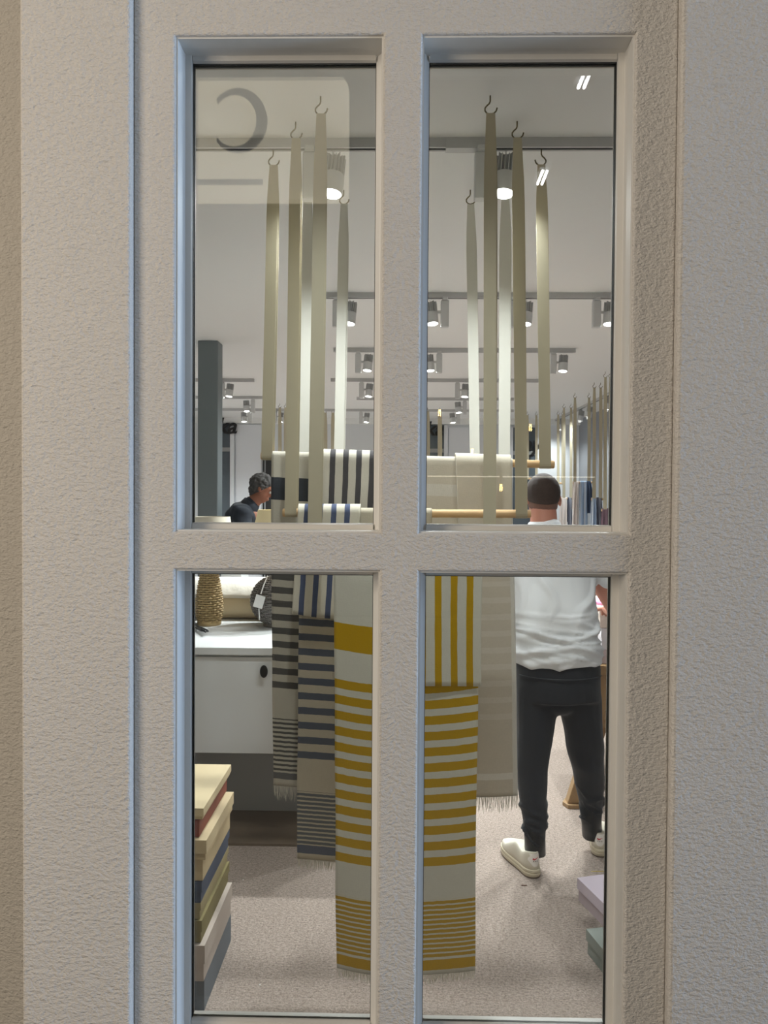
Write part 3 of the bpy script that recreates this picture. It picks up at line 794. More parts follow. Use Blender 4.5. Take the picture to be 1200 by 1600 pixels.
# ------------------------------------------------------------------ wooden display table behind the man
M_OAK = plain('oak_wood', (158, 128, 90), .5, var=.16, vscale=6, sc3=(14, 1.5, 14))
tb = PZ(888, 1262, 0); ytab = tb.y+.06
e = empty('display_table', (1.55, ytab+.4, 0), 'wooden display table with a shelf and angled foot behind the man', 'table')
zt1 = PY(945, 1040, ytab-.1).z; zs1 = PY(945, 1126, ytab-.05).z
xt0 = PY(918, 1040, ytab-.1).x
MB().box((xt0, ytab-.1, zt1-.05), (2.5, ytab+.75, zt1)).build('table_top', M_OAK, e, bevel=.004)
MB().box((xt0+.02, ytab-.05, zs1-.035), (2.45, ytab+.70, zs1)).build('shelf', M_OAK, e, bevel=.003)
for x_, y_ in ((tb.x+.03, ytab-.03), (tb.x+.28, ytab+.62), (2.2, ytab-.03), (2.2, ytab+.62)):
    MB().prism([(x_-.055, y_, 0), (x_-.035, y_-.05, 0), (x_+.06, y_-.05, 0), (x_+.06, y_+.05, 0), (x_-.03, y_+.05, 0)], (0, 0, .022)).build('foot_pad', M_OAK, e, bevel=.003)
    MB().loft([[Vector((x_+dx+a, y_+b, z)) for a, b in ((-.035, -.03), (.035, -.03), (.035, .03), (-.035, .03))] for dx, z in ((0, .022), (.10, .35), (.16, zt1-.05))]).build('leg', M_OAK, e, bevel=.004)
zz = zt1
for h, c_, dx, lb in ((.075, (214, 200, 204), .0, 'pale mauve box at the bottom of the pile on the wooden table'), (.115, (232, 230, 236), .02, 'white box in the middle of the pile on the wooden table'), (.11, (230, 216, 206), .01, 'pale pink box on top of the pile on the wooden table')):
    gift_box(lb, (xt0+.06+dx, ytab-.06), .5, .55, h-.001, c_, c_, h*.42, sx=1, z0=zz, group='boxes piled on the wooden table'); zz += h
M_PINK = plain('pink_cloth', (236, 150, 190), .8, bump=.4, bscale=60, dist=.004)
mb = MB(); rings = []
pk = Vector((xt0+.22, ytab+.05, zz))
for i in range(7):
    t = i/6; r = .13*(1-t**2.2)+.004
    rings.append([pk+Vector((math.cos(a)*r*(1+.18*math.sin(3*a+t*2)), math.sin(a)*r, .085*t)) for a in [2*math.pi*k/24 for k in range(24)]])
mb.loft(rings); setp(mb.build('pink_pouch', M_PINK, None, True, base=pk), 'crumpled pink cloth pouch on the pile beside the man', 'pouch')
# plant arrangement
M_LEAF = plain('leaf_pale_green', (170, 196, 140), .6, var=.3, vscale=40)
fp = Vector((xt0+.27, ytab+.33, zz))
pe = empty('potted_plant', fp, 'pale green leafy plant in a white pot behind the pink pouch', 'plant')
autosmooth(MB().lathe([(0, 0), (.06, 0), (.08, .08), (.074, .08), (.06, .07), (0, .07)], fp, 24).build('pot', M_TAG, pe))
mb = MB(); rnd = random.Random(4)
for q in range(70):
    a = rnd.uniform(0, 6.28); r = rnd.uniform(.02, .20); h = rnd.uniform(.09, .26)
    p = fp+Vector((math.cos(a)*r, math.sin(a)*r, h)); d = Vector((math.cos(a), math.sin(a), rnd.uniform(-.4, .8))).normalized()*rnd.uniform(.03, .06); s_ = d.orthogonal().normalized()*.014
    mb.add([p-d, p+s_, p+d, p-s_], [(0, 1, 2, 3)])
f = mb.build('foliage', M_LEAF, pe, fix=False); f['kind'] = 'stuff'; md = f.modifiers.new('thickness', 'SOLIDIFY'); md.thickness = .001
mb = MB()
for q in range(10):
    a = q*.628; mb.tube([fp+Vector((0, 0, .06)), fp+Vector((math.cos(a)*.06, math.sin(a)*.06, .14)), fp+Vector((math.cos(a)*.15, math.sin(a)*.15, .20))], .002, 5)
f = mb.build('stems', M_LEAF, pe); f['kind'] = 'stuff'
# white cushions on the lower shelf
def pillow(name, label, c, sx, sy, sz, mat, cat='cushion', group=None):
    bm = bmesh.new(); n = 14; V = []
    for s in (1, -1):
        for i in range(n+1):
            for j in range(n+1):
                u, v = 2*i/n-1, 2*j/n-1
                h = (max(0, 1-u**4)*max(0, 1-v**4))**.45
                V.append(bm.verts.new((c[0]+u*sx*(1-.06*v*v), c[1]+v*sy*(1-.06*u*u), c[2]+s*sz*h+.004*noise.noise(Vector((u*3, v*3, s))))))
    W = n+1
    for k in (0, 1):
        o_ = k*W*W
        for i in range(n):
            for j in range(n):
                q = [V[o_+i*W+j], V[o_+(i+1)*W+j], V[o_+(i+1)*W+j+1], V[o_+i*W+j+1]]
                bm.faces.new(q if k == 0 else q[::-1])
    bmesh.ops.remove_doubles(bm, verts=bm.verts, dist=.0005)
    bmesh.ops.recalc_face_normals(bm, faces=bm.faces)
    me = bpy.data.meshes.new(name); bm.to_mesh(me); bm.free()
    o = link_mesh(name, me, mat, None, True, (c[0], c[1], c[2]-sz)); setp(o, label, cat, group)
    return o
M_WCLOTH = plain('white_cloth', (232, 232, 230), .9, var=.03, bump=.3, bscale=300)
M_CCLOTH = plain('cream_cloth', (222, 208, 190), .9, var=.03, bump=.3, bscale=300)
pillow('cushion', 'cream cushion lying on the shelf under the wooden table', (xt0+.32, ytab+.22, zs1+.068), .24, .22, .066, M_CCLOTH)
pillow('cushion', 'white cushion on top of the cream one under the table', (xt0+.33, ytab+.20, zs1+.068*2+.052), .23, .21, .052, M_WCLOTH)
# white plinth behind the bolster
p0, p1 = PY(345, 900, 3.75), PY(377, 900, 3.75)
e = empty('display_plinth', ((p0.x+p1.x)/2, 3.9, 0), 'white display plinth behind the bolster cushion', 'plinth')
MB().box((p0.x, 3.75, .05), (p1.x, 4.0, 1.28)).build('plinth_body', M_CAB, e, bevel=.003)
MB().box((p0.x+.015, 3.765, 0), (p1.x-.015, 3.985, .05)).build('plinth_foot', M_KICK, e)

# ------------------------------------------------------------------ people
def uvsphere(c, rad, rot=None, nu=18, nv=12):
    vs, fs = [], []
    for j in range(nv+1):
        th = math.pi*j/nv
        for i in range(nu):
            ph = 2*math.pi*i/nu; v = Vector((rad[0]*math.sin(th)*math.cos(ph), rad[1]*math.sin(th)*math.sin(ph), rad[2]*math.cos(th)))
            if rot is not None: v = rot @ v
            vs.append(Vector(c)+v)
    for j in range(nv):
        for i in range(nu): fs.append((j*nu+i, j*nu+(i+1) % nu, (j+1)*nu+(i+1) % nu, (j+1)*nu+i))
    return vs, fs
def blob(prims, voxel, smooth=4, disp=None):
    mb = MB()
    for p in prims:
        if p[0] == 'ell':
            vs, fs = uvsphere(p[1], p[2], p[3] if len(p) > 3 else None); mb.add(vs, fs)
        elif p[0] == 'cap':
            _, a, ra, b, rb_ = p; a, b = Vector(a), Vector(b)
            mb.tube([a.lerp(b, t) for t in (0, .25, .5, .75, 1)], [ra+(rb_-ra)*t for t in (0, .25, .5, .75, 1)], 16)
            for c, r in ((a, ra), (b, rb_)):
                vs, fs = uvsphere(c, (r, r, r)); mb.add(vs, fs)
        elif p[0] == 'loft':
            mb.loft([[Vector((c[0]+rx*math.cos(a), c[1]+ry*math.sin(a), z)) for a in [2*math.pi*k/36 for k in range(36)]] for c, z, rx, ry in p[1]])
    me = mb.mesh('blob'); bm = bmesh.new(); bm.from_mesh(me)
    bmesh.ops.remove_doubles(bm, verts=bm.verts, dist=1e-6); bmesh.ops.recalc_face_normals(bm, faces=bm.faces); bm.to_mesh(me); bm.free()
    o = bpy.data.objects.new('blob_source', me); COL.objects.link(o)
    md = o.modifiers.new('r', 'REMESH'); md.mode = 'VOXEL'; md.voxel_size = voxel
    md = o.modifiers.new('s', 'SMOOTH'); md.factor = .5; md.iterations = smooth
    dg = bpy.context.evaluated_depsgraph_get(); res = bpy.data.meshes.new_from_object(o.evaluated_get(dg))
    bpy.data.objects.remove(o)
    if disp:
        ns = [v.normal.copy() for v in res.vertices]
        for v, n in zip(res.vertices, ns): v.co += n*disp(v.co, n)
    return res
def hand_prims(w, d, up, side, curl=.5):
    """w wrist, d pointing direction, up = back-of-hand normal, side = +1 when the thumb lies along d x up"""
    d = Vector(d).normalized(); up = Vector(up); up = (up-d*up.dot(d)).normalized(); s = d.cross(up)*side
    w = Vector(w); P = []
    for k in (-.028, -.010, .010, .027):
        P.append(('cap', w+d*.012+s*k*.7, .013, w+d*.088+s*k, .0115))
    for k, ln in ((-.030, .058), (-.010, .074), (.011, .080), (.030, .070)):
        a = w+d*.088+s*k; b = a+d*ln*.52-up*ln*.16*curl*2; c = b+d*ln*.34-up*ln*.40*curl*2
        P.append(('cap', a, .0095, b, .0085)); P.append(('cap', b, .0085, c, .0072))
    t0 = w+d*.030+s*.028; t1 = t0+d*.034+s*.026-up*.006; t2 = t1+d*.030+s*.004-up*.012
    P.append(('cap', t0, .0125, t1, .0105)); P.append(('cap', t1, .0105, t2, .0085))
    return P
SK = plain('skin', (186, 128, 108), .55, var=.06, vscale=30, bump=.1, bscale=300)
SK2 = plain('skin_tanned', (150, 98, 76), .55, var=.06, vscale=30, bump=.1, bscale=300)
M_HAIR = plain('hair_dark', (58, 44, 38), .8, var=.3, vscale=160, bump=.5, bscale=350, dist=.002)
M_HAIR2 = plain('hair_greying', (70, 68, 67), .8, var=.65, vscale=60, bump=.5, bscale=250, dist=.003)
M_EYEW = plain('eye_white', (236, 232, 226), .3); M_IRIS = plain('eye_iris', (50, 34, 24), .3)
def head_prims(c, rot):
    R = lambda v: Vector(c) + rot @ Vector(v)
    return [('ell', R((0, -.012, .028)), (.078, .097, .090), rot), ('ell', R((0, .012, -.030)), (.062, .074, .082), rot), ('ell', R((0, .030, -.072)), (.042, .050, .036), rot),
            ('cap', R((0, .086, .012)), .008, R((0, .106, -.022)), .012), ('ell', R((0, .085, -.055)), (.024, .012, .010), rot),
            ('ell', R((0, .074, .030)), (.055, .016, .010), rot),
            ('ell', R((.080, -.008, -.006)), (.008, .018, .030), rot), ('ell', R((-.080, -.008, -.006)), (.008, .018, .030), rot)]
def face(parent, c, rot):
    for s in (-1, 1):
        p = Vector(c)+rot @ Vector((s*.031, .077, .010)); vs, fs = uvsphere(p, (.0125, .0125, .0125), None, 12, 8)
        ey = MB().add(vs, fs).build('eye', M_EYEW, parent, True)
        vs, fs = uvsphere(p+rot @ Vector((0, .0085, -.001)), (.0058, .0058, .0058), None, 10, 6); MB().add(vs, fs).build('iris', M_IRIS, ey, True)
        q = [Vector(c)+rot @ Vector((s*x, y, z)) for x, y, z in ((.014, .092, .030), (.030, .088, .036), (.048, .076, .030))]
        MB().tube(q, [.004, .005, .003], 6).build('eyebrow', M_HAIR, parent, True)
def hair(parent, c, rot, mat, cutp, cutn, grow=.004, rough=0, zoff=0):
    prim = [('ell', Vector(c)+rot @ Vector((0, -.014, .030)), (.079+grow, .098+grow, .090+grow), rot), ('ell', Vector(c)+rot @ Vector((0, -.010, -.020)), (.066+grow*1.9, .084+grow, .080), rot)]
    me = blob(prim, .006, 4, (lambda p, n: rough*(noise.noise(p*38)+.6*noise.noise(p*90))) if rough else None)
    bm = bmesh.new(); bm.from_mesh(me)
    bmesh.ops.bisect_plane(bm, geom=bm.verts[:]+bm.edges[:]+bm.faces[:], plane_co=Vector(c)+rot @ Vector(cutp), plane_no=rot @ Vector(cutn), clear_outer=True)
    ed = [e for e in bm.edges if e.is_boundary]
    if ed: bmesh.ops.edgeloop_fill(bm, edges=ed)
    bm.to_mesh(me); bm.free()
    return link_mesh('hair', me, mat, parent, True)

# --- the man in white T-shirt, seen from behind
p1 = empty('person', (.74, 2.08, 0), 'person in white T-shirt and black joggers seen from behind at the table', 'person')
HC1 = Vector((.674, 2.275, 1.640)); HR1 = Matrix.Rotation(-.22, 3, 'X')
body = head_prims(HC1, HR1) + [('cap', (.672, 2.215, 1.47), .066, (.673, 2.245, 1.60), .060),
    ('loft', [((.70, 2.09), .86, .16, .11), ((.70, 2.10), 1.0, .155, .11), ((.69, 2.13), 1.2, .165, .11), ((.68, 2.17), 1.36, .17, .10), ((.67, 2.20), 1.46, .12, .08)]),
    ('cap', (.84, 2.19, 1.42), .058, (1.035, 2.25, 1.11), .046), ('cap', (1.035, 2.25, 1.11), .045, (1.05, 2.50, 1.095), .029),
    ('cap', (.50, 2.19, 1.42), .058, (.43, 2.28, 1.12), .046), ('cap', (.43, 2.28, 1.12), .045, (.60, 2.49, 1.04), .029),
    ('cap', (.63, 2.07, .84), .08, (.603, 2.06, .45), .055), ('cap', (.603, 2.06, .45), .052, (.612, 2.025, .10), .036),
    ('cap', (.80, 2.08, .84), .08, (.86, 2.13, .45), .055), ('cap', (.86, 2.13, .45), .052, (.912, 2.225, .10), .036)]
body += hand_prims((1.05, 2.50, 1.095), (.25, .95, -.1), (0, 0, 1), -1, .45) + hand_prims((.60, 2.49, 1.04), (.55, .8, -.1), (0, 0, 1), 1, .5)
link_mesh('body', blob(body, .0062, 3), SK, p1, True)
face(p1, HC1, HR1)
hair(p1, HC1, HR1, M_HAIR, (0, 0, .000), (0, .42, -.9), .0030)
st_ = hair(p1, HC1, HR1, plain('hair_stubble', (112, 80, 68), .8, var=.15, vscale=120), (0, 0, -.034), (0, .42, -.9), .0016); st_.name = 'faded_hair'
def ridge(v):                                                # thin raised creases from noise
    return 1-min(1, abs(v)*5)
def shirt_fold(p, n):
    lo = min(1, max(0, (1.17-p.z)/.12))*(.35+.65*min(1, max(0, (p.z-.93)/.03)))
    q = Vector((p.x*3.2+2.0, p.y*2.0, p.z*13 - 2.2*(p.x-.72)))
    f = lo*.021*(ridge(noise.noise(q))-.35)
    q2 = Vector((p.x*4.5+9.0, p.y*2.0+4, p.z*19 + 4*(p.x-.72)))
    f += lo*.012*(ridge(noise.noise(q2))-.35)
    f += .010*noise.noise(Vector((p.x*4.5, p.y*4, p.z*5+3)))
    d = Vector((p.x*6+p.z*4, p.y*3, p.z*5-p.x*5+7))
    f += (1-lo)*.011*(ridge(noise.noise(d*.8))-.3)
    return f
shirt = [('loft', [((.717, 2.075), .912, .196, .146), ((.715, 2.075), .94, .198, .148), ((.71, 2.08), 1.0, .196, .147), ((.70, 2.10), 1.1, .196, .147), ((.69, 2.13), 1.2, .202, .144), ((.685, 2.16), 1.3, .208, .142), ((.68, 2.185), 1.38, .21, .13), ((.675, 2.20), 1.44, .19, .11), ((.672, 2.21), 1.49, .12, .092), ((.671, 2.218), 1.525, .082, .078), ((.671, 2.222), 1.545, .070, .069)]),
         ('cap', (.835, 2.19, 1.415), .082, (.955, 2.222, 1.285), .070), ('cap', (.515, 2.19, 1.415), .082, (.462, 2.235, 1.275), .070)]
ts = link_mesh('t_shirt', blob(shirt, .0085, 3, shirt_fold), plain('tshirt_white', (228, 231, 235), .9, var=.02, bump=.2, bscale=500), p1, True)
def jog_fold(p, n):
    f = .004*noise.noise(Vector((p.x*9, p.y*9, p.z*5)))
    k = min(1, max(0, (.36-p.z)/.12))
    f += k*.017*(ridge(noise.noise(Vector((p.x*7, p.y*7, p.z*17+(p.x*9)))))-.35)
    f += (1-k)*.004*math.sin((p.z*.9+p.x*.8)*42+3*noise.noise(p*5))*max(0, noise.noise(p*4+Vector((2, 0, 0)))+.2)
    return f
jog = [('loft', [((.712, 2.075), .945, .180, .132), ((.712, 2.075), .90, .187, .140), ((.713, 2.07), .82, .190, .145), ((.715, 2.07), .76, .187, .142)]),
       ('cap', (.622, 2.065, .79), .098, (.600, 2.06, .46), .072), ('cap', (.600, 2.06, .46), .071, (.605, 2.04, .27), .060), ('cap', (.605, 2.04, .27), .060, (.612, 2.03, .155), .050),
       ('cap', (.805, 2.075, .79), .100, (.862, 2.13, .46), .076), ('cap', (.862, 2.13, .46), .075, (.892, 2.18, .28), .064), ('cap', (.892, 2.18, .28), .064, (.908, 2.215, .165), .052),
       ('ell', (.713, 2.08, .74), (.10, .11, .055))]
M_JOG = plain('jogger_black', (29, 31, 37), .8, var=.08, bump=.2, bscale=400, sheen=.15)
tr = link_mesh('joggers', blob(jog, .0085, 3, jog_fold), M_JOG, p1, True)
# yoke seam across the back of the joggers
mb = MB(); pts = []
for i in range(15):
    a = math.pi*(1.12+.76*i/14); pts.append(Vector((.713+.1925*math.cos(a), 2.071+.147*math.sin(a), PY(870, 1062, 1.93).z)))
mb.tube(pts, .0022, 5); mb.build('yoke_seam', plain('seam_dark', (58, 60, 64), .8), tr, True)
for a_, b_ in (((.612, 2.026, .075), (.609, 2.036, .24)), ((.914, 2.228, .075), (.892, 2.186, .24))):
    a_, b_ = Vector(a_), Vector(b_); MB().tube([a_, a_.lerp(b_, .4), b_], [.046, .046, .052], 20).build('sock', M_BLACK, p1, True)
M_SHOE = plain('sneaker_offwhite', (214, 208, 192), .55, var=.04, vscale=20, bump=.1, bscale=300)
M_SOLE = plain('sneaker_sole', (206, 196, 172), .6, var=.04)
M_SOLED = plain('sneaker_outsole', (120, 106, 92), .7)
M_LOGO = plain('logo_red', (196, 46, 62), .5, var=.02); M_MARK = plain('logo_grey', (110, 104, 104), .6)
def shoe(parent, pos, ang):
    M = Matrix.Translation(Vector(pos)) @ Matrix.Rotation(ang, 4, 'Z')
    Ln = .295
    def hw(y):
        if y < .05: return .0375*math.sqrt(max(0, 1-((.05-y)/.05)**2))
        if y < .20: k = (y-.05)/.15; return .0375+.0125*(3*k*k-2*k**3)
        return .050*math.sqrt(max(0, 1-((y-.20)/.095)**2))
    ys = [.05-.05*math.cos(math.pi*i/16) for i in range(9)] + [.06+.14*i/8 for i in range(9)] + [.20+.095*math.sin(math.pi/2*i/9) for i in range(1, 10)]
    ol = [(hw(y), y) for y in ys] + [(-hw(y), y) for y in ys[::-1][1:-1]]
    def top(y):
        if y < .03: return .108-.2*y*0
        if y < .085: return .108-.018*math.sin((y-.03)/.055*math.pi/2)
        if y < .125: return .090+.022*(y-.085)/.04
        if y < .22: k = (y-.125)/.095; return .112-.046*k
        return .066-.014*((y-.22)/.075)**2
    def ring(s, f): return [M @ Vector((x*s(y), .11+(y-.11)*s2, f(y))) for (x, y) in ol for s2 in (1 if s(y) > .99 else (.985 if s(y) > .9 else (.965 if s(y) > .75 else .94)),)]
    mb = MB(); z0 = .030; rings = []
    for t in (0, .2, .4, .6, .78, .9, 1.0):
        rings.append(ring(lambda y: 1-.34*t**2.4*(1 if y > .06 else .62), lambda y: z0+(top(y)-z0)*math.sin(t*math.pi/2)**.9))
    mb.loft(rings); up = mb.build('shoe', M_SHOE, parent, True)
    mb = MB(); mb.loft([[M @ Vector((x*s, .147+(y-.147)*s, z)) for x, y in ol] for s, z in ((1.035, .006), (1.06, .011), (1.06, .020), (1.035, .022), (1.035, .0235), (1.055, .026), (1.05, .034), (1.0, .037))])
    autosmooth(mb.build('sole', M_SOLE, up))
    mb = MB(); mb.loft([[M @ Vector((x*s, .147+(y-.147)*s, z)) for x, y in ol] for s, z in ((1.02, 0.0), (1.045, .003), (1.045, .0058))]); mb.build('outsole', M_SOLED, up)
    def back(x, z, off):
        k = max(0, (z-z0)/(.108-z0)); s_ = 1-.21*k**2.4; xx = min(.999, abs(x)/(.0375*s_)); sy = .985 if k < .8 else .965
        return M @ Vector((x, .11+((.05-.05*math.sqrt(1-xx*xx))-.11)*sy-off, z))
    def patch(name, poly, off, mat, th=.0012, par=up):
        n = len(poly); a = [back(x, z, off) for x, z in poly]; b = [back(x, z, off+th) for x, z in poly]
        MB().add(a+b, [tuple(range(n)), tuple(range(n, 2*n))[::-1]]+[(i, (i+1) % n, n+(i+1) % n, n+i) for i in range(n)]).build(name, mat, par)
    # white heel tab in strips so that it follows the heel curve
    tabmb = MB(); N = 12; cols = []
    for i in range(N+1):
        x = -.032+.064*i/N; q = 1-abs(x)/.032; zlo = .084-.034*min(1, q*1.35)**.9; zhi = .104 - (.010 if q < .15 else 0)
        cols.append((x, zlo, max(zhi, zlo+.003)))
    vs = []; 
    for x, a, b in cols: vs += [back(x, a, .0006), back(x, (a+b)/2, .0006), back(x, b, .0006), back(x, a, .0026), back(x, (a+b)/2, .0026), back(x, b, .0026)]
    fs = []
    for i in range(N):
        o0, o1 = i*6, (i+1)*6
        fs += [(o0+3, o0+4, o1+4, o1+3), (o0+4, o0+5, o1+5, o1+4), (o0, o1, o1+1, o0+1), (o0+1, o1+1, o1+2, o0+2), (o0, o0+3, o1+3, o1), (o0+2, o1+2, o1+5, o0+5)]
    tabmb.add(vs, fs).build('heel_tab', plain('heel_tab_white', (240, 236, 230), .5), up)
    sw = [(-.0130, .0840), (-.0105, .0805), (-.0060, .0795), (.0000, .0815), (.0135, .0900), (.0020, .0865), (-.0040, .0848), (-.0075, .0850), (-.0070, .0880), (-.0110, .0870)]
    patch('logo', sw, .0028, M_LOGO)
    for cx in (-.0085, 0, .0085):
        patch('logo_mark', [(cx-.0022, .0720), (cx+.0022, .0720), (cx+.0010, .0762), (cx-.0010, .0762)], .0028, M_MARK)
hl = PZ(838, 1373, 0); hr_ = PZ(936, 1340, 0)
shoe(p1, (hl.x-.004, hl.y+.004, 0), .30)
shoe(p1, (hr_.x+.004, hr_.y+.004, 0), -.25)

# --- the man in dark shirt, in profile, leaning over something
p2 = empty('person', (-1.42, 4.95, 0), 'person in dark collared shirt bending forward behind the lamps', 'person')
Yp = 4.95
def Q(px, py, dy=0): return PY(px, py, Yp+dy)
HC2 = Q(409, 764); HR2 = Matrix.Rotation(-math.pi/2+.12, 3, 'Z') @ Matrix.Rotation(-.50, 3, 'X')
nk = Q(394, 787)
hip = Vector((-1.47, Yp, .95))
body2 = head_prims(HC2, HR2) + [('cap', nk, .058, HC2+Vector((-.02, 0, -.05)), .056), ('cap', hip, .13, nk+Vector((-.06, 0, -.12)), .12),
    ('cap', nk+Vector((-.05, -.17, -.12)), .056, nk+Vector((.02, -.22, -.40)), .046), ('cap', nk+Vector((.02, -.22, -.40)), .043, nk+Vector((.24, -.12, -.46)), .029),
    ('cap', nk+Vector((-.05, .17, -.12)), .056, nk+Vector((.02, .22, -.40)), .046), ('cap', nk+Vector((.02, .22, -.40)), .043, nk+Vector((.24, .12, -.46)), .029),
    ('cap', hip+Vector((0, -.09, 0)), .085, hip+Vector((.02, -.10, -.46)), .055), ('cap', hip+Vector((.02, -.10, -.46)), .055, hip+Vector((0, -.10, -.86)), .04),
    ('cap', hip+Vector((0, .09, 0)), .085, hip+Vector((.02, .10, -.46)), .055), ('cap', hip+Vector((.02, .10, -.46)), .055, hip+Vector((0, .10, -.86)), .04)]
body2 += hand_prims(nk+Vector((.24, -.12, -.46)), (1, .2, -.1), (0, 0, 1), -1) + hand_prims(nk+Vector((.24, .12, -.46)), (1, -.2, -.1), (0, 0, 1), 1)
link_mesh('body', blob(body2, .0075, 3), SK2, p2, True)
face(p2, HC2, HR2)
hair(p2, HC2, HR2, M_HAIR2, (0, .012, -.004), (0, .80, -.60), .009, .011)
s2 = nk+Vector((-.040, 0, -.055))
sh2 = [('cap', s2, .085, nk+Vector((-.012, 0, -.012)), .068), ('cap', hip+Vector((0, 0, .02)), .155, s2+Vector((-.05, 0, -.12)), .15), ('cap', s2+Vector((-.03, -.13, -.03)), .090, s2+Vector((-.03, .13, -.03)), .090), ('cap', s2+Vector((-.05, -.05, -.06)), .125, s2+Vector((-.05, .05, -.06)), .125),
       ('cap', s2+Vector((-.01, -.17, -.04)), .080, nk+Vector((.005, -.215, -.31)), .064), ('cap', s2+Vector((-.01, .17, -.04)), .080, nk+Vector((.005, .215, -.31)), .064)]
link_mesh('shirt', blob(sh2, .010, 4, lambda p, n: .009*noise.noise(p*8)+.004*math.sin(p.z*50+p.x*30+4*noise.noise(p*4))), plain('shirt_navy', (36, 42, 52), .85, var=.06, bump=.2, bscale=300), p2, True)
mb = MB(); R3 = Matrix.Rotation(.55, 3, 'Y'); rings = []
for r, z in ((.088, -.045), (.078, -.008), (.069, .024), (.064, .024), (.072, -.008), (.080, -.045)):
    rings.append([nk+Vector((-.012, 0, -.005))+R3 @ Vector((r*math.cos(a), r*1.05*math.sin(a), z)) for a in [2*math.pi*k/28 for k in range(28)]])
mb.loft(rings, False); mb.build('collar', plain('shirt_navy', (36, 42, 52)), p2, True)
tr2 = [('cap', hip+Vector((0, -.02, 0)), .15, hip+Vector((0, .02, 0)), .15)]
for s in (-1, 1): tr2 += [('cap', hip+Vector((0, s*.085, -.02)), .098, hip+Vector((.02, s*.10, -.46)), .075), ('cap', hip+Vector((.02, s*.10, -.46)), .075, hip+Vector((0, s*.10, -.83)), .066)]
link_mesh('trousers', blob(tr2, .011, 3), plain('trousers_navy', (40, 46, 60), .8), p2, True)
for s in (-1, 1): shoe(p2, (hip.x-.06, Yp+s*.10, 0), -math.pi/2)

# ------------------------------------------------------------------ towel displays along the right wall
def simple_rail(n, label, Y, d, ribs, rw=.034):
    ROWS[n] = rail(label, Y, ((ribs[0], 640, ribs[0]), (ribs[1], 640, ribs[1])), d, R=.0135, rw=rw, group='towel displays along the right wall')
def rt(n, Y, layer, xt, xb, yb, mat, label, amp=.02, waves=2, seed=0):
    towel('display_towel', label, n, Y, layer, xt, xb, yb, .3, mat, amp=amp, waves=waves, seed=seed, group='towels hung along the right wall')
CW = cloth_mat('towel_ivory', (226, 218, 214), [], mottled=.04); CWL = cloth_mat('towel_lightblue', (160, 182, 212), [('u', 0, 9, .05, .3, (196, 208, 222))], mottled=.04)
CNV = cloth_mat('towel_denim', (64, 82, 112), [], mottled=.05); CGR = cloth_mat('towel_greystripe', (150, 156, 170), [('u', 0, 9, .04, .5, (84, 88, 104))], mottled=.05); CMV = cloth_mat('towel_mauve', (128, 104, 116), [], mottled=.05)
YA_, YB_, YC_, YD_, YE_ = 9.3, 8.5, 7.5, 6.7, 6.0
simple_rail(10, 'far dowel right of the head of the man in white', YA_, ((865, 755), (882, 755)), (872, 879))
simple_rail(11, 'dowel with ivory towels right of the head of the man in white', YB_, ((876, 779), (895, 779)), (881, 892))
simple_rail(12, 'higher dowel with blue towels on the right wall', YC_, ((895, 754), (925, 754)), (898, 920))
simple_rail(13, 'dowel with grey striped towel near the right edge of the pane', YD_, ((924, 780), (942, 780)), (928, 938))
simple_rail(14, 'lowest dowel with mauve towel at the right edge of the pane', YE_, ((940, 797), (957, 797)), (945, 953), rw=.03)
rt(11, YB_, 0, (876, 885.3), (873, 885.3), 880, CW, 'ivory towel hanging next to the neck of the man in white', seed=21)
rt(11, YB_, .3, (887, 893), (887, 896), 880, CGR, 'narrow grey towel beside the ivory one on the right wall', seed=22)
rt(12, YC_, 0, (896, 904.6), (892, 903), 870, CW, 'ivory towel at the left of the blue towels', seed=23)
rt(12, YC_, .3, (906, 917), (904.5, 919), 870, CWL, 'light blue towel in the middle of the right wall display', seed=24)
rt(12, YC_, .8, (917.5, 923.5), (917, 929), 802, CNV, 'short dark denim blue towel gathered on the higher dowel', seed=25, amp=.03)
rt(13, YD_, 0, (925, 932), (922, 933), 870, CWL, 'light blue towel at the left of the grey striped towel', seed=26)
rt(13, YD_, .5, (932.5, 940), (933, 946), 870, CGR, 'grey striped towel near the right edge of the pane', seed=27)
rt(14, YE_, 0, (941, 955), (940, 955), 870, CMV, 'mauve towel at the right edge of the upper right pane', seed=28)
# far ribbons at the back of the shop
simple_rail(15, 'far hanging rail seen left of the lit white ribbon in the right pane', 9.0, ((662, 752), (694, 752)), (668, 687), rw=.055)
simple_rail(16, 'far hanging rail seen between the two left cream ribbons', 8.6, ((428, 752), (452, 752)), (437, 446), rw=.04)
simple_rail(17, 'far hanging rail between the ribbons at left centre', 9.2, ((500, 752), (530, 752)), (508, 520), rw=.05)
simple_rail(18, 'far hanging rail seen between the right ribbons', 9.4, ((816, 748), (846, 748)), (824, 838), rw=.035)

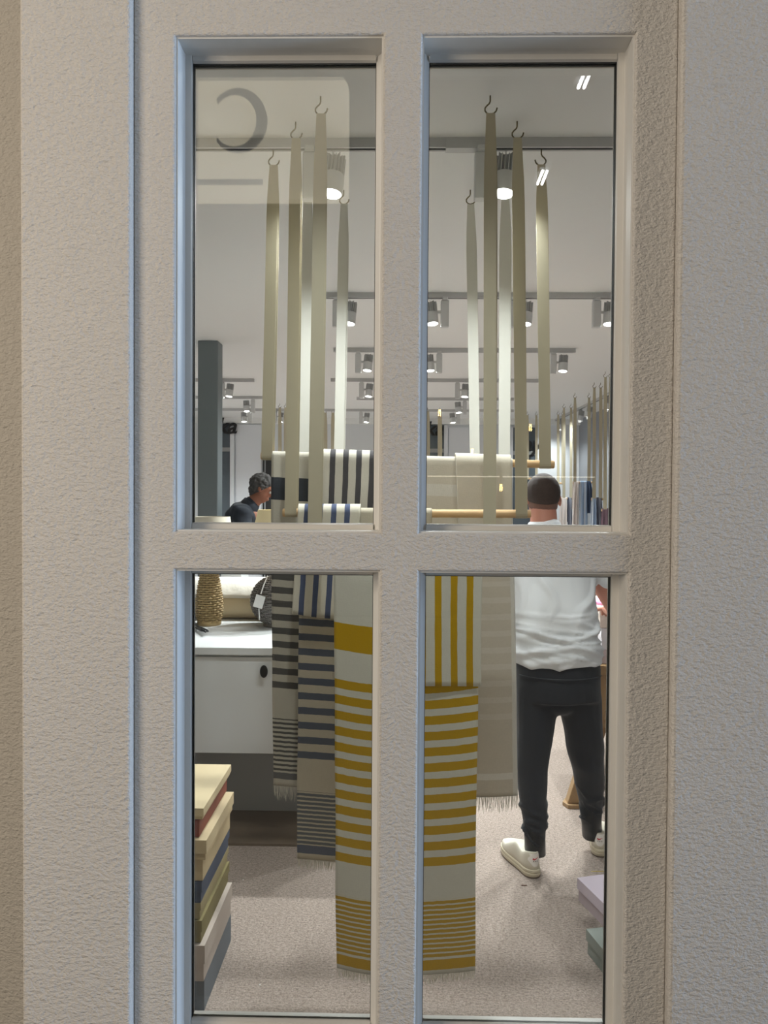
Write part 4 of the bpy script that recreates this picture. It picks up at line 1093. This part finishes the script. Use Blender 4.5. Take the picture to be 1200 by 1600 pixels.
# ------------------------------------------------------------------ back wall fittings
M_DGL = plain('dark_glazing', (86, 96, 104), .15, var=.1, vscale=1.5); M_WPAN = plain('white_panel', (226, 230, 236), .5, var=.01)
def glazed(n, xa, xb, ya, yb, label):
    a, b = PY(xa, yb, YB-.04), PY(xb, ya, YB-.04)
    e = empty('window_%d' % n, ((a.x+b.x)/2, YB-.02, 0), label, kind='structure')
    z1 = min(b.z, HC-.10)
    MB().box((a.x, YB-.03, .05), (b.x, YB-.008, z1)).build('dark_pane', M_DGL, e)
    for x in (a.x, b.x): MB().box((x-.03, YB-.06, 0), (x+.03, YB-.001, z1)).build('frame_post', M_WPAN, e)
    MB().box((a.x+.03, YB-.05, z1-.42), (b.x-.03, YB-.031, z1-.36)).build('frame_rail', M_KICK, e)
    return a.x, b.x, z1
def text_obj(body, h, loc, mat, label, name='wall_lettering', shear=.25, cat='lettering'):
    cu = bpy.data.curves.new(name, 'FONT'); cu.body = body; cu.size = h; cu.extrude = .012; cu.shear = shear; cu.offset = h*.02
    o = bpy.data.objects.new(name+'_src', cu); COL.objects.link(o)
    dg = bpy.context.evaluated_depsgraph_get(); me = bpy.data.meshes.new_from_object(o.evaluated_get(dg)); bpy.data.objects.remove(o)
    me.transform(Matrix.Translation(loc) @ Matrix.Rotation(math.pi/2, 4, 'X'))
    r = link_mesh(name, me, mat, None, False, loc); setp(r, label, cat)
    return r
glazed(5, 325, 363, 656, 830, 'dark glazed back window right of the grey column')
glazed(6, 655, 697, 664, 830, 'dark glazed back window seen left of the lit white ribbon')
glazed(7, 797, 842, 668, 830, 'dark glazed back window seen between right ribbons')
a, b = PY(411, 830, YB-.03), PY(440, 712, YB-.03)
e = empty('door_1', ((a.x+b.x)/2, YB-.02, 0), 'dark door in the back wall behind the bending man', kind='structure')
MB().box((a.x+.04, YB-.05, .01), (b.x-.04, YB-.034, b.z-.04)).build('door_leaf', plain('door_black', (34, 34, 36), .5), e, bevel=.003)
for x in (a.x, b.x): MB().box((x-.02 if x == b.x else x, YB-.06, 0), (x+.0 if x == b.x else x+.02, YB-.031, b.z)).build('door_frame', plain('door_black', (34, 34, 36), .5), e)
MB().tube([(b.x-.12, YB-.05, 1.0), (b.x-.12, YB-.09, 1.0), (b.x-.24, YB-.09, 1.0)], .012, 8).build('door_handle', M_TRACK, e)
text_obj('ka', .34, PY(338, 677, YB-.075), M_BLACK, 'black script letters ka above the dark back window')
text_obj('ay', .34, PY(815, 705, YB-.075), M_BLACK, 'black script letters above the dark window at right')
text_obj('ka', .30, PY(664, 680, YB-.075), M_BLACK, 'black script letters partly hidden by far ribbons')
for k, (xa, xb, ya) in enumerate(((368, 409, 657), (700, 738, 668))):
    a, b = PY(xa, 800, YB-.03), PY(xb, ya, YB-.03)
    setp(MB().box((a.x, YB-.03, .1), (b.x, YB-.0005, min(b.z, HC-.1))).build('trim_%d' % (k+2), M_WPAN, bevel=.004), 'raised white wall panel at the back', kind='structure')

# ------------------------------------------------------------------ across the corridor: what the glass mirrors
def RV(px, py, Yv):
    p = PY(px, py, Yv); p.y = 2*GY-Yv; return p
def RVZ(px, py, z):
    p = PZ(px, py, z); p.y = 2*GY-p.y; return p
M_SIGN = emis('lit_sign_face', (255, 238, 200), 2.2); M_LET = plain('sign_letter_grey', (120, 120, 120), .6)
Yv = 3.8
sg = empty('hanging_sign', RV(420, 200, Yv), 'lit cream hanging sign across the corridor with a grey letter', 'sign')
P0, P1 = RV(180, 311, Yv), RV(545, 116, Yv)
rad = .10; pts = [(P0.x, P0.z), (P1.x, P0.z)] + [(P1.x-rad+rad*math.cos(a), P1.z-rad+rad*math.sin(a)) for a in [math.pi/2*k/8 for k in range(9)]] + [(P0.x, P1.z)]
MB().prism([(x, P0.y-.08, z) for x, z in pts], (0, .08, 0)).build('sign_face', M_SIGN, sg)
pc = RV(373, 190, Yv); sc_ = (RV(418, 190, Yv).x-pc.x)/45.0
pts = []
for k in range(33):
    a = math.radians(-138+276*k/32); pts.append((pc.x+45*sc_*math.cos(a), pc.z+49*sc_*math.sin(a)))
for k in range(33):
    a = math.radians(140-280*k/32); pts.append((pc.x-6*sc_+32*sc_*math.cos(a)*1.08, pc.z+41*sc_*math.sin(a)))
n_ = len(pts); vs = [(x, pc.y+.004, z) for x, z in pts]+[(x, pc.y+.03, z) for x, z in pts]; fs = []
for k in range(32):
    o_, i_ = k, n_-1-k
    fs += [(o_, o_+1, i_-1, i_), (n_+o_, n_+i_, n_+i_-1, n_+o_+1), (o_, n_+o_, n_+o_+1, o_+1), (i_, i_-1, n_+i_-1, n_+i_)]
fs += [(0, n_-1, 2*n_-1, n_), (32, n_+32, n_+33, 33)]
MB().add(vs, fs).build('letter', M_LET, sg)
b0, b1 = RV(300, 289, Yv), RV(411, 282, Yv); MB().box((b0.x, b0.y+.004, b0.z), (b1.x, b0.y+.03, b1.z)).build('underline_bar', M_LET, sg)
for xx in (P0.x+.2, P1.x-.2): MB().tube([(xx, P0.y-.04, P1.z-.01), (xx, P0.y-.04, P1.z+1.6)], .008, 8).build('hanger_rod', M_TRACK, sg)
M_TUBE = emis('tube_light', (255, 255, 255), 42); M_BULB = emis('filament', (255, 205, 120), 60); M_LED = emis('led_line', (255, 240, 215), 4.5)
for k, (c0_, c1_, off) in enumerate((((908, 136), (918, 111), 9), ((844, 287), (852, 267), 7))):
    e = empty('twin_tube_light', RVZ(c0_[0], c0_[1], 4.6), ('nearer' if k == 0 else 'farther') + ' twin tube light on the corridor ceiling mirrored in the glass', 'tube light', 'corridor tube lights')
    q = []
    for d_ in (0, off):
        a, b = RVZ(c0_[0]+d_-4, c0_[1], 4.6), RVZ(c1_[0]+d_-4, c1_[1], 4.6); q += [a, b]
        MB().tube([a, b], .011 if k == 0 else .012, 12).build('light_tube', M_TUBE, e)
    lo = Vector((min(p.x for p in q)-.03, min(p.y for p in q)-.02, 4.63)); hi = Vector((max(p.x for p in q)+.03, max(p.y for p in q)+.02, 4.68))
    MB().box(lo, hi).build('fixture_tray', M_FIX, e)
M_CLEAR = M_GLASS
for k, (px, py) in enumerate(((687, 645), (829, 668), (783, 762), (738, 706))):
    c_ = RV(px, py, 5.0)
    e = empty('pendant_bulb', c_, ['bare filament bulb mirrored beside the far ribbons', 'bare filament bulb mirrored between the right ribbons', 'bare filament bulb mirrored on the beige towel', 'bare filament bulb mirrored above the beige towel edge'][k], 'pendant bulb', 'filament bulbs across the corridor')
    autosmooth(MB().lathe([(0, -.045), (.012, -.040), (.022, -.02), (.024, 0), (.018, .025), (.010, .045), (.010, .05), (0, .05)], c_, 20).build('glass_bulb', M_CLEAR, e))
    mb = MB()
    for s in (-1, 1): mb.tube([c_+Vector((s*.008, 0, -.028)), c_+Vector((s*.005, 0, .028))], .0042, 6)
    mb.build('filament', M_BULB, e, True)
    MB().tube([c_+Vector((0, 0, .05)), c_+Vector((0, 0, .10))], .013, 12).build('socket', M_HOOK, e)
    MB().tube([c_+Vector((0, 0, .10)), Vector((c_.x, c_.y, 4.7))], .003, 6).build('cord', M_BLACK, e)
a, b = RV(668, 744, 5.6), RV(930, 743, 5.6)
setp(MB().box((a.x, a.y-.03, a.z-.005), (b.x, a.y, a.z+.005)).build('led_strip', M_LED, None, base=a), 'thin glowing shelf edge across the corridor, mirrored as a line', 'light strip')
